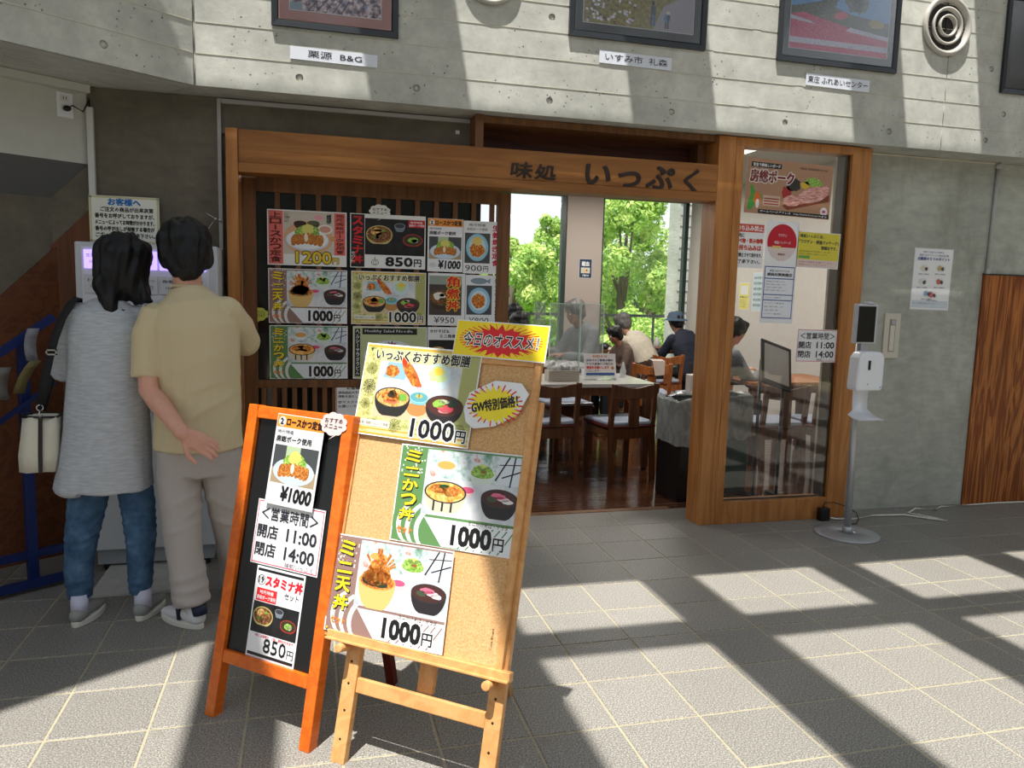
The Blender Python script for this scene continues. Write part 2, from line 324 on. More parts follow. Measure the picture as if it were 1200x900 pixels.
# upper board-formed wall, set forward, its underside a soffit
up = struct('wall_upper', MB().box(-.52, 4.20, 2.392, 9, 4.62, 5.3), CONC_UP)
zs = [2.39, 2.5435, 2.69, 2.832, 2.977, 3.122, 3.267, 3.412, 3.557, 3.702]
PW = plane_y(4.19)
row0 = [(-.04, 2.473), (.549, 2.475), (1.278, 2.473), (2.008, 2.474), (2.747, 2.473), (3.482, 2.478), (4.218, 2.479), (4.95, 2.479)]
row1 = [(1.278, 2.909), (4.212, 2.918), (4.34, 2.65)]
def shear(me, z0, z1, zc):
    for v in me.vertices:
        f = (v.co.y - z0) / (z1 - z0); v.co.z += .0016 * (1 - f)
    return me
for k in range(len(zs) - 1):
    z0, z1 = zs[k] + .0012, zs[k + 1] - .0012
    hl = [(x, z, .019) for x, z in row0 + row1 if z0 + .02 < z < z1 - .02 and (x > -.5)]
    spans = [(-.528, 3.872), (3.8765, 6.6)] if k < 3 else [(-.528, 3.872), (3.8765, 6.6)]
    for a_, b_ in spans:
        me = shear(hole_plate([(a_, z0), (b_, z0), (b_, z1), (a_, z1)], [h_ for h_ in hl if a_ + .03 < h_[0] < b_ - .03], .018), z0, z1, 0)
        obj('formed_band', me, CONC_UP, up, M=PW)
RIDGE = mat('pale_form_ridge', (206, 200, 182), .8, var=.1, vscale=6)
for k in range(1, len(zs) - 1):
    for a_, b_ in ((-.528, 2.2 + .3 * (k % 3)), (2.25 + .3 * (k % 3), 6.6)): obj('form_ridge', MB().box(a_, zs[k] - .0012, .007, b_, zs[k] + .0014, .0115), RIDGE, up, M=PW)
for x, z in row0 + row1: obj('tie_hole_plug', MB().cyl((x, z, -.009), (x, z, .0015), .0188, n=16), CONC_UP, up, M=PW)
# left part of the upper wall, turned towards the courtyard
BA = Vector((.81, .586, 0)).normalized(); BN = Vector((BA.y, -BA.x, 0)); UPV = Vector((0, 0, 1))
BENT = basis(BA, UPV, BN, (-.537, 4.18, 0))
def on(Mx, x, y, z): return Mx @ Vector((x, y, z))
mbx = MB().box(-6, 2.392, -.52, 0, 5.3, -.02)
struct('wall_upper_corner', MB().prism([(-.537, 4.186), (-.5205, 4.2), (-.5205, 4.62), (-.85, 4.62), (-.78, 4.52)], 2.392, 5.3), CONC_UP)
CONC_BL = CONC_UP
upl = struct('wall_upper_left', mbx, CONC_UP); upl.matrix_basis = BENT
for k in range(len(zs) - 1):
    z0, z1 = zs[k] + .0012, zs[k + 1] - .0012
    hl = [(-.42 - .735 * q, 2.476, .019) for q in range(5)] if k == 0 else []
    me = shear(hole_plate([(-5.9, z0), (-.002, z0), (-.002, z1), (-5.9, z1)], hl, .018), z0, z1, 0)
    o = obj('formed_band', me, CONC_UP, upl); o.location = (0, 0, -.010)
for k in range(1, len(zs) - 1): o = obj('form_ridge', MB().box(-5.9, zs[k] - .0018, .007, -.003, zs[k] + .0022, .012), RIDGE, upl); o.location = (0, 0, -.010)
for q in range(5): o = obj('tie_hole_plug', MB().cyl((-.42 - .735 * q, 2.476, -.009), (-.42 - .735 * q, 2.476, .0015), .0188, n=16), CONC_UP, upl); o.location = (0, 0, -.010)
# the stair box under it: white face, sloping underside, plywood side
ST = basis(BA, UPV, BN, (-1.07, 4.40, 0))
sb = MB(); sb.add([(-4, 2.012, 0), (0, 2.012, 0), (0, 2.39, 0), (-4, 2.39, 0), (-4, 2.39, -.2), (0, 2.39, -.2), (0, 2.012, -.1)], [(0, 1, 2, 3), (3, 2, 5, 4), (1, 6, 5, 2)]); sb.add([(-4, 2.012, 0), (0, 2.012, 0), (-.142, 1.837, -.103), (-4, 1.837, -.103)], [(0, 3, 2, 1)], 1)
s_ = struct('wall_stair', sb, [PAINTW, mat('shade_grey_underside', (96, 96, 96), .8)]); s_.matrix_basis = ST  # underside shade put into the colour, a darker grey than the face
o = struct('trim_2', MB().box(-4, 2.352, 0.001, .0, 2.389, .05), PAINTW); o.matrix_basis = ST
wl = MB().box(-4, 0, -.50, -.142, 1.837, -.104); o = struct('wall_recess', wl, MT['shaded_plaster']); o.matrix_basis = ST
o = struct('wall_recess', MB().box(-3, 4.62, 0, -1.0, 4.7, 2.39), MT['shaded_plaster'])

# timber front ------------------------------------------------
tag(obj('entrance_post', MB().box(2.36, 4.25, 0, 2.475, 4.42, 2.385), CEDAR_Z, bevel=.004), 'thick cedar post between the open doorway and the fixed glass panel', 'post')
tag(obj('entrance_post', MB().box(-.403, 4.23, 0, -.345, 4.425, 2.214), CEDAR_Z, bevel=.003), 'slim cedar post at the left end of the shop front beside the ticket machine', 'post')
sg = thing('sign_beam', 'long cedar beam over the entrance carved with the dark brush-written shop name', 'sign', (0, 0, 0))
obj('board', MB().box(-.344, 4.25, 2.05, 2.359, 4.40, 2.214), CEDAR_X, sg, bevel=.003)
obj('lower_ledge', MB().box(-.344, 4.238, 2.0, 2.359, 4.40, 2.0485), CEDAR_X, sg, bevel=.003)
INK = mat('dark_brown_ink', (40, 22, 14), .5)
def brush(s, x, z, w, h, bold, y=4.249, italic=0):
    V, F, (x0, y0, x1, y1) = text_mesh(s, 4); sx_, sz = w / (x1 - x0), h / (y1 - y0); mb = MB()
    edges = {}
    for f in F:
        for i in range(len(f)): edges[(f[i], f[(i + 1) % len(f)])] = 1
    for k in range(9):
        dx, dz = (0, 0) if k == 8 else (bold * w * .55 * math.cos(PI * k / 4), bold * w * .55 * math.sin(PI * k / 4))
        P = [((v.x - x0) * sx_, (v.y - y0) * sz) for v in V]; P = [(x + dx + a + italic * b_, z + dz + b_) for a, b_ in P]; n_ = len(P); yy = y - .0052 - .0001 * k
        mb.add([(a, y, c) for a, c in P] + [(a, yy, c) for a, c in P], [tuple(i + n_ for i in f) for f in F] + [(a, b_, b_ + n_, a + n_) for a, b_ in edges if (b_, a) not in edges])
    return mb
for s, x, z, w, h, bd in (('味', 1.085, 2.062, .122, .085, .03), ('処', 1.224, 2.062, .122, .08, .03), ('い', 1.52, 2.055, .15, .105, .055), ('っ', 1.722, 2.05, .135, .085, .055), ('ぷ', 1.9, 2.05, .165, .125, .05), ('く', 2.135, 2.04, .09, .135, .055)):
    obj('lettering', brush(s, x, z, w, h, bd, italic=.12), INK, sg)
# transom box above the beam
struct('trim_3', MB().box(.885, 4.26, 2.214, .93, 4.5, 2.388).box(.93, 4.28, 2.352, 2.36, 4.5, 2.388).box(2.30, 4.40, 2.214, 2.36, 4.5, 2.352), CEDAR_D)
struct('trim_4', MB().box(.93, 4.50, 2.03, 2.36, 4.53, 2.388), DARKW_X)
# fixed glass panel (window_1) right of the post
w1 = struct('window_1', MB().box(3.29, 4.25, 0, 3.345, 4.40, 2.385).box(3.346, 4.262, 0, 3.44, 4.40, 2.385).box(2.476, 4.25, 0, 3.29, 4.36, .142).box(2.476, 4.25, 2.335, 3.29, 4.36, 2.385).box(2.476, 4.25, .142, 2.53, 4.36, 2.335), CEDAR_Z, bevel=.003)
obj('inner_stile', MB().box(3.262, 4.285, .142, 3.289, 4.36, 2.335).box(2.531, 4.29, .143, 3.261, 4.31, .15), mat('dark_bronze_frame', (60, 44, 30), .4), w1)
obj('pane', MB().box(2.53, 4.273, .142, 3.29, 4.278, 2.335), GLASS, w1)

# lattice sliding screen (door_1): frame, dark glass, slats of its own
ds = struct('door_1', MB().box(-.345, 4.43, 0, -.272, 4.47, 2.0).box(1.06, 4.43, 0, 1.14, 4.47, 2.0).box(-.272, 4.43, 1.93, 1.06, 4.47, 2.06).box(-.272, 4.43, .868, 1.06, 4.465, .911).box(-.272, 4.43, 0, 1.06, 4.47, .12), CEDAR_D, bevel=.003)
DKGL = mat('dark_window_glass', (22, 26, 28), .08, spec=.6)
obj('pane', MB().box(-.272, 4.462, .911, .968, 4.466, 1.93), DKGL, ds); obj('pane', MB().box(.968, 4.462, .911, 1.06, 4.466, 1.93), GLASS, ds); obj('pane', MB().box(-.272, 4.462, .12, 1.06, 4.466, .868), DKGL, ds)
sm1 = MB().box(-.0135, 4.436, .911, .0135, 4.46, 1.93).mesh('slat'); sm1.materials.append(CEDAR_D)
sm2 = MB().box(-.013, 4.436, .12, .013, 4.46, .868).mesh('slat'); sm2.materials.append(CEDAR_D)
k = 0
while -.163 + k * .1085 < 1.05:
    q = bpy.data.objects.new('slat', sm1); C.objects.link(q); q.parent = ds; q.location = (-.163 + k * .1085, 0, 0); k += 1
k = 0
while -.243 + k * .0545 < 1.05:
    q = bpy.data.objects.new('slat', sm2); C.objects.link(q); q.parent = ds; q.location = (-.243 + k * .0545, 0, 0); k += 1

# right end: plywood closure panel
pl_ = struct('door_2', MB().box(4.525, 4.385, 0, 5.5, 4.40, 1.632), PLY)
obj('top_bead', MB().box(4.522, 4.380, 1.632, 5.5, 4.40, 1.642), mat('dark_joint', (60, 54, 46), .7), pl_)

# stair-side plywood in the left recess: two panels with a sloping top
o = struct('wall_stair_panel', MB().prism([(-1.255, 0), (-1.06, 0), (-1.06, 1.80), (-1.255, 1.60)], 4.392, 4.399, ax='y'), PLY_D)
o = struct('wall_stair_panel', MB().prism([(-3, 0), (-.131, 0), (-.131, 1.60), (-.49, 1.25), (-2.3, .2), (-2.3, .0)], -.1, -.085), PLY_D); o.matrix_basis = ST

# interior shell --------------------------------------------------
INW = mat('interior_white_wall', (205, 200, 194), .7, var=.03); INCOL = mat('interior_column_wall', (176, 164, 156), .7)
struct('trim_6', MB().box(3.45, 4.392, 2.38, 4.54, 4.3995, 2.389), MT['pale_form_ridge'])
struct('ceiling', MB().box(-3.2, TH, 2.72, 7.2, 9.5, 2.85), mat('interior_ceiling', (190, 186, 178), .8))
struct('wall_inside_left', MB().box(-3.2, TH, 0, -3.1, 9.5, 2.72), INW)
sw = struct('wall_inside_right', MB().box(4.78, 6.2, 0, 4.95, 9.22, 2.72).box(4.95, 4.62, 0, 5.1, 6.2, 2.72), INW)
struct('trim_5', MB().box(4.70, 5.95, 0, 4.95, 6.19, 2.72), mat('pale_column', (168, 170, 166), .7))
struct('wall_back', MB().box(3.09, 9.2, 0, 3.56, 9.4, 2.72).box(-3.1, 9.2, 0, .4, 9.4, 2.72).box(.4, 9.2, 2.66, 4.78, 9.4, 2.72), INCOL)
WFR = mat('dark_green_window_frame', (40, 62, 56), .4)
w2 = struct('window_2', MB().box(.4, 9.22, 0, .45, 9.30, 2.66).box(3.035, 9.22, 0, 3.09, 9.30, 2.66).box(.45, 9.22, 2.62, 3.035, 9.30, 2.66).box(1.72, 9.22, 0, 1.77, 9.30, 2.62).box(.45, 9.22, 0, 3.035, 9.30, .06), WFR)
obj('pane', MB().box(.45, 9.255, .06, 3.035, 9.26, 2.62), GLASS, w2)
w3 = struct('window_3', MB().box(3.56, 9.22, 0, 3.585, 9.30, 2.66).box(4.70, 9.22, 0, 4.75, 9.30, 2.66).box(3.585, 9.22, 2.62, 4.70, 9.30, 2.66).box(3.585, 9.22, 0, 4.70, 9.30, .06), WFR)
obj('pane', MB().box(3.585, 9.255, .06, 4.70, 9.26, 2.62), GLASS, w3)
# outside terrace, pillars, ground
struct('floor', MB().box(-4, 9.5, -.2, 9, 11.6, -.02), mat('terrace_concrete', (168, 166, 158), .8, var=.06))
bp = struct('wall_outside_pillar', MB().box(5.02, 10.0, -2, 5.5, 10.35, 6), CONC_UP)
for k in range(34): obj('form_ridge', MB().box(5.015, 9.994, -.6 + .15 * k, 5.505, 9.9995, -.592 + .15 * k), mat('grey_form_line', (120, 122, 122), .8), bp)
struct('wall_outside_pillar', MB().box(3.42, 10.0, -2, 3.62, 10.35, 6).box(-2.6, 10.0, -2, -2.3, 10.35, 6), CONC_UP)
gd = struct('ground', MB().box(-60, 11.6, -3, 80, 120, -2.4), m_speck('meadow_grass', [(.3, (70, 110, 40)), (.7, (140, 180, 80))], 1.5, .9, detail=8))

# unseen walls added behind and beside the viewer to cut ambient light
CYW = m_concrete('light_block_concrete', (120, 118, 108), (150, 148, 138), pits=False)
struct('wall_light_block', MB().box(-9, -7.3, 0, 9, -7, 5), CYW); struct('wall_light_block', MB().box(8.8, -7, 0, 9, 4.4, 5), CYW); struct('wall_light_block', MB().box(-9, -7, 0, -8.8, -2, 5), CYW)
# glazed courtyard roof: opaque deck strips and beams between the open bays; it throws the shadows on floor and wall
RF = mat('painted_steel_roof', (120, 120, 116), .6)
zr0, zr1 = 4.97, 5.03
deck = MB()
deck.prism([(-.85, 2.19), (9, 2.19), (9, 3.51), (-1.25, 3.51)], zr0, zr1)
deck.prism([(-.85, 2.19), (-1.25, 3.51), (-1.6, 4.1), (-7, .9), (-7, -1.95)], zr0, zr1)
struct('roof', deck, RF)
def rb(x0, y0, x1, y1): struct('roof_beam', MB().box(x0, y0, zr0, x1, y1, zr1), RF)
for x0, x1 in ((-1.29, -1.0), (-.29, -.03), (.71, 1.01), (1.71, 1.99), (2.74, 3.0), (3.72, 4.0), (4.72, 5.0), (5.72, 6)): rb(x0, -7, x1, 2.188)
for x0 in (-2.29, -3.29, -4.29): rb(x0, -7, x0 + .29, 2.19 + (x0 + .85) * .675 - .03)
for a_, b_ in ((-.03, .71), (1.01, 1.71), (1.99, 2.74), (3.0, 3.72), (4.0, 4.72), (5.0, 5.72)): rb(a_, 1.47, b_, 1.69)
for y in (-.6, -2.7, -4.8):
    for a_, b_ in ((-1, -.29), (-.03, .71), (1.01, 1.71), (1.99, 2.74), (3.0, 3.72), (4.0, 4.72), (5.0, 5.72)): rb(a_, y, b_, y + .22)
for x0, x1 in ((-.15, .37), (1.31, 1.83), (2.77, 3.15), (3.73, 4.25), (5.2, 5.7)): rb(x0, 3.512, x1, 4.19)

# ============================================================ PRINTED ART (flat prints are thin coloured shapes on real sheets)
def colm(r_, g_, b_): return mat('print_%02x%02x%02x' % (r_, g_, b_), (r_, g_, b_), .42)
m_speck('food_tempura', [(.3, (110, 48, 12)), (.48, (196, 104, 32)), (.6, (232, 158, 72)), (.72, (250, 205, 130))], 90, .4, detail=5)
m_speck('food_cutlet', [(.3, (120, 58, 20)), (.5, (196, 116, 46)), (.7, (236, 178, 96))], 160, .4, detail=5)
m_speck('food_egg_rice', [(.3, (206, 84, 40)), (.45, (246, 168, 72)), (.6, (250, 214, 130)), (.75, (250, 236, 200))], 60, .4)
m_speck('food_noodle', [(.35, (150, 96, 40)), (.5, (226, 170, 90)), (.65, (246, 214, 150))], 110, .4, (1, .3, 1), dist=2)
m_speck('food_beef', [(.3, (40, 26, 18)), (.5, (116, 72, 40)), (.68, (196, 140, 86))], 90, .4)
m_speck('food_salad', [(.3, (60, 110, 34)), (.5, (140, 186, 70)), (.7, (214, 230, 150))], 120, .4)
m_speck('food_pork', [(.3, (176, 96, 92)), (.5, (222, 160, 150)), (.7, (248, 214, 204))], 60, .4, (.4, 1.6, 1))
m_speck('photo_table', [(.3, (176, 186, 196)), (.5, (216, 220, 224)), (.7, (238, 238, 236))], 12, .4)
m_speck('photo_bokeh', [(.3, (90, 140, 110)), (.42, (170, 196, 190)), (.55, (226, 232, 236)), (.68, (206, 140, 120))], 26, .4)
m_speck('photo_dark', [(.3, (14, 14, 16)), (.7, (40, 38, 40))], 20, .4)
m_speck('print_brocade', [(.3, (140, 146, 70)), (.45, (196, 194, 120)), (.6, (226, 220, 160))], 70, .4)
m_speck('picture_blossom', [(.32, (40, 34, 44)), (.45, (128, 112, 130)), (.55, (222, 196, 206)), (.66, (246, 240, 244)), (.78, (150, 180, 220))], 34, .35, detail=6)
m_speck('picture_field', [(.35, (168, 10, 66)), (.5, (206, 28, 92)), (.65, (228, 90, 150))], 120, .35, detail=3)
m_speck('picture_violet', [(.35, (170, 160, 200)), (.6, (226, 224, 236))], 120, .35, detail=3)
m_speck('picture_trees', [(.35, (30, 44, 34)), (.6, (96, 104, 76)), (.75, (160, 150, 120))], 90, .35, detail=5)
m_speck('picture_meadow', [(.3, (110, 100, 52)), (.6, (168, 156, 90)), (.75, (196, 180, 120))], 60, .35, detail=5)
def K(c): return colm(*c) if isinstance(c, tuple) else MT[c]
W_, B_ = (240, 240, 242), (16, 16, 18)
class Art:
    """flat print, units = millimetres from the lower left corner of the sheet"""
    def __init__(s, W, H): s.W, s.H = W, H; s.p = MB(); s.t = MB(); s.pm = []; s.tm = []; s.z = .0010
    def _mi(s, L, c):
        m_ = K(c)
        if m_ not in L: L.append(m_)
        return L.index(m_)
    def P(s, pts, c, l=0): 
        s.p.add([((x - s.W / 2) * .001, (y - s.H / 2) * .001, s.z + l * .0002) for x, y in pts], [tuple(range(len(pts)))], s._mi(s.pm, c)); return s
    def rect(s, x, y, w, h, c, l=0): return s.P([(x, y), (x + w, y), (x + w, y + h), (x, y + h)], c, l)
    def ell(s, cx, cy, rx, ry, c, l=1, n=24, a0=0, a1=2 * PI, wob=0, rot=0):
        q = []
        for k in range(n):
            a = a0 + (a1 - a0) * k / (n if a1 - a0 > 6.2 else n - 1); f = 1 + (random.uniform(-wob, wob) if wob else 0)
            x, y = rx * f * math.cos(a), ry * f * math.sin(a); q.append((min(max(cx + x * math.cos(rot) - y * math.sin(rot), 2), s.W - 2), min(max(cy + x * math.sin(rot) + y * math.cos(rot), 2), s.H - 2)))
        return s.P(q, c, l)
    def star(s, cx, cy, rx, ry, c, l=1, n=18, inn=.72, jit=.12):
        q = []
        rr = random.Random(3)
        for k in range(2 * n):
            a = PI * k / n; f = (1 if k % 2 == 0 else inn) * (1 + rr.uniform(-jit, jit)); q.append((cx + rx * f * math.cos(a), cy + ry * f * math.sin(a)))
        c0 = len(s.p.v); mi = s._mi(s.pm, c); V = [((cx - s.W / 2) * .001, (cy - s.H / 2) * .001, s.z + l * .0002)] + [((x - s.W / 2) * .001, (y - s.H / 2) * .001, s.z + l * .0002) for x, y in q]
        s.p.add(V, [(0, k + 1, (k + 1) % len(q) + 1) for k in range(len(q))], mi); return s
    def ring(s, cx, cy, r0, r1, c, l=1, n=20, sy=1):
        V = []; 
        for k in range(n):
            a = 2 * PI * k / n
            for r_ in (r0, r1): V.append(((cx + r_ * math.cos(a) - s.W / 2) * .001, (cy + r_ * sy * math.sin(a) - s.H / 2) * .001, s.z + l * .0002))
        s.p.add(V, [(2 * k, 2 * k + 1, (2 * k + 3) % (2 * n), (2 * k + 2) % (2 * n)) for k in range(n)], s._mi(s.pm, c)); return s
    def line(s, x0, y0, x1, y1, w, c, l=1):
        d = math.hypot(x1 - x0, y1 - y0); nx, ny = -(y1 - y0) / d * w / 2, (x1 - x0) / d * w / 2
        return s.P([(x0 - nx, y0 - ny), (x1 - nx, y1 - ny), (x1 + nx, y1 + ny), (x0 + nx, y0 + ny)], c, l)
    def border(s, d, w, c, l=1):
        s.rect(d, d, s.W - 2 * d, w, c, l); s.rect(d, s.H - d - w, s.W - 2 * d, w, c, l); s.rect(d, d, w, s.H - 2 * d, c, l); return s.rect(s.W - d - w, d, w, s.H - 2 * d, c, l)
    def T(s, txt, x, y, w, h, c=B_, l=5, bold=.02, it=0, out=None, ow=.05, rot=0, sh=None):
        V, F, (a0, b0, a1, b1) = text_mesh(txt, 2 if h > 25 else 1); sx_, sz = w / max(a1 - a0, .05), h / max(b1 - b0, .05); em = h / max(b1 - b0, .6)
        def put(rad, n, col, lv, dx=0, dy=0):
            mi = s._mi(s.tm, col)
            for k in range(n):
                ox, oy = (rad * em * math.cos(2 * PI * (k + .5) / n), rad * em * math.sin(2 * PI * (k + .5) / n)) if n > 1 else (0, 0); q = []
                for v in V:
                    X, Y = (v.x - a0) * sx_ + ox, (v.y - b0) * sz + oy; X += it * Y; X, Y = X * math.cos(rot) - Y * math.sin(rot), X * math.sin(rot) + Y * math.cos(rot)
                    q.append(((x + dx + X - s.W / 2) * .001, (y + dy + Y - s.H / 2) * .001, s.z + (lv + .02 * k) * .0002))
                s.t.add(q, F, mi)
        bn = 4 if bold > .025 else (2 if bold > .01 else 1)
        if sh: put(bold, 4, sh, l - .8, em * .07, -em * .07)
        if out: put(bold + ow, 8, out, l - .5)
        put(bold, bn, c, l); return s
    def V(s, txt, x, ytop, w, h, gap, c=B_, l=5, bold=.02, **kw):
        for k, ch in enumerate(txt):
            if ch == ' ': continue
            if ch in 'ー': s.rect(x + w * .42, ytop - (k + 1) * h - k * gap + h * .08, w * .16, h * .84, c, l); continue
            s.T(ch, x, ytop - (k + 1) * h - k * gap, w, h * (.92 if ch not in 'ニ一' else .7), c, l, bold, **kw)
        return s
    def bowl(s, cx, cy, r, body, rim, food, l=2, hgt=.8, ry=.42, tops=()):
        q = [(cx + r * math.cos(a), cy + r * hgt * 1.15 * math.sin(a)) for a in [PI + PI * k / 14 for k in range(15)]]
        q = [(x, max(y, cy - r * hgt)) for x, y in q]; s.P(q, body, l); s.ell(cx, cy, r, r * ry, rim, l + .5); s.ell(cx, cy, r * .92, r * ry * .88, food, l + 1)
        for dx, dy, rx, ry_, c_ in tops: s.ell(cx + dx * r, cy + dy * r, rx * r, ry_ * r, c_, l + 1.5, n=14, wob=.12)
        return s
    def rows(s, x, y0, w, n, step, h, c=(60, 60, 70), l=2, seed=1):
        rr = random.Random(seed)
        for k in range(n): s.T(rr.choice(['ご来店のお客様へお願い', '感染拡大予防のため', '営業いたしております', '手指の消毒をお願いします', 'マスクの着用を']), x, y0 - k * step, w * rr.uniform(.7, 1), h, c, l, .01)
        return s
SHEETS = []
def sheet(name, art, label, cat='poster', group=None, M=None, paper=(240, 240, 242), thick=.0007, pts=None):
    W, H = art.W * .001, art.H * .001; mb = MB()
    if pts: mb.prism([((x - art.W / 2) * .001, (y - art.H / 2) * .001) for x, y in pts], 0, thick)
    else: mb.box(-W / 2, -H / 2, 0, W / 2, H / 2, thick)
    o = obj(name, mb, colm(*paper), M=M); tag(o, label, cat, group)
    dz = Matrix.Translation((0, 0, max(0, thick - .0007)))
    if art.p.v: obj('printed_picture', art.p, art.pm, o, M=dz)
    if art.t.v: obj('lettering', art.t, art.tm, o, M=dz.copy())
    return o
def art_minidon(kind):
    g = kind == 'katsu'; base = (96, 140, 84) if g else (150, 118, 110)
    a = Art(420, 297); a.rect(4, 4, 412, 289, base, 0)
    for k in range(7): a.ell(150 + 16 * k, 60 - 3 * k, 150, 100, (226, 230, 224) if k % 2 else base, .05 + .03 * k, a0=PI * .75, a1=PI * 1.5, n=16)
    a.P([(110, 84), (416, 84), (416, 4), (180, 4)], (232, 236, 240), .6)
    for k in range(6): a.line(235 + 26 * k, 4, 300 + 22 * k, 74, 4, base, .65)
    for k in range(30): a.ell(random.uniform(10, 90), random.uniform(200, 290), 3, 3, (230, 226, 220), .3, n=6)
    a.rect(96, 92, 320, 196, 'photo_table', .7); a.rect(96, 205, 320, 83, 'photo_bokeh', .8)
    a.rect(340, 205, 76, 83, (214, 222, 230), .9); a.line(332, 215, 372, 288, 5, (30, 30, 34), 1); a.line(352, 225, 416, 250, 4, (30, 30, 34), 1); a.line(380, 200, 390, 288, 5, (30, 30, 34), 1); a.line(340, 262, 416, 268, 3, (60, 50, 50), 1)
    a.bowl(165, 245, 34, (232, 236, 240), (220, 226, 232), (230, 170, 90), 1)
    a.bowl(288, 232, 42, (214, 226, 216), (226, 232, 226), 'food_salad', 1, tops=((-.4, .25, .4, .3, 'food_salad'), (.35, .2, .4, .3, 'food_salad'), (0, .4, .4, .25, (200, 220, 120)), (.1, .1, .2, .12, (230, 90, 60))))
    a.bowl(245, 178, 26, (222, 196, 200), (240, 230, 232), (226, 90, 130), 1.2)
    if g: a.bowl(172, 164, 72, (224, 210, 178), (40, 44, 44), 'food_egg_rice', 2, .85, .46, ((-.35, .1, .4, .2, 'food_cutlet'), (.3, .05, .42, .22, 'food_cutlet'), (-.05, -.1, .4, .15, 'food_egg_rice'), (-.1, .22, .22, .1, (40, 90, 50)), (.05, .25, .12, .07, (40, 90, 50)))); [a.rect(172 + q, 106, 7, 30, (36, 44, 52), 2.2) for q in (-38, -8, 22)]
    else:
        a.bowl(170, 172, 66, (226, 190, 116), (212, 172, 96), 'food_tempura', 2, 1.25, .40, ((0, .2, .7, .42, 'food_tempura'), (-.3, .05, .5, .3, (60, 40, 24)), (-.1, .5, .45, .5, 'food_tempura'), (.3, .35, .4, .4, 'food_tempura'), (-.5, .2, .3, .25, 'food_cutlet'), (.1, .9, .25, .3, 'food_tempura'), (.2, -.12, .4, .14, (40, 60, 34))))
        for k in range(16): q = random.uniform(.3, 2.8); a.line(170 + 20 * math.cos(q), 200 + 10 * math.sin(q), 170 + 62 * math.cos(q), 205 + 66 * math.sin(q), 5, 'food_tempura' if k % 2 else 'food_cutlet', 4.2 + .01 * k)
    a.bowl(352, 164, 60, (40, 36, 40), (58, 46, 48), (72, 40, 36), 2.4, 1.0, .46, ((-.1, .12, .4, .14, (220, 110, 140)), (.2, .0, .36, .12, (236, 200, 210)), (.05, .06, .24, .06, (230, 80, 120)), (.45, -.1, .3, .12, (226, 226, 222)), (-.4, -.05, .3, .14, (70, 80, 60))))
    a.T('ミニかけそば・サラダ', 262, 76, 130, 13, (90, 60, 40), 3, .02)
    a.T('1000', 212, 14, 128, 56, B_, 5, .05, out=W_, ow=.06); a.T('円', 348, 14, 34, 36, B_, 5, .03, out=W_, ow=.06)
    t_ = 'ミニかつ丼' if g else 'ミニ天丼'; n_ = len(t_); hh = 222 / n_
    a.V(t_, 22, 282, 52, hh * .82, hh * .18, (250, 218, 40), 6, .045, out=(34, 28, 20), ow=.02, sh=(20, 16, 14))
    a.T('セット', 22, 26, 52, 22, (240, 130, 40), 5, .05); return a
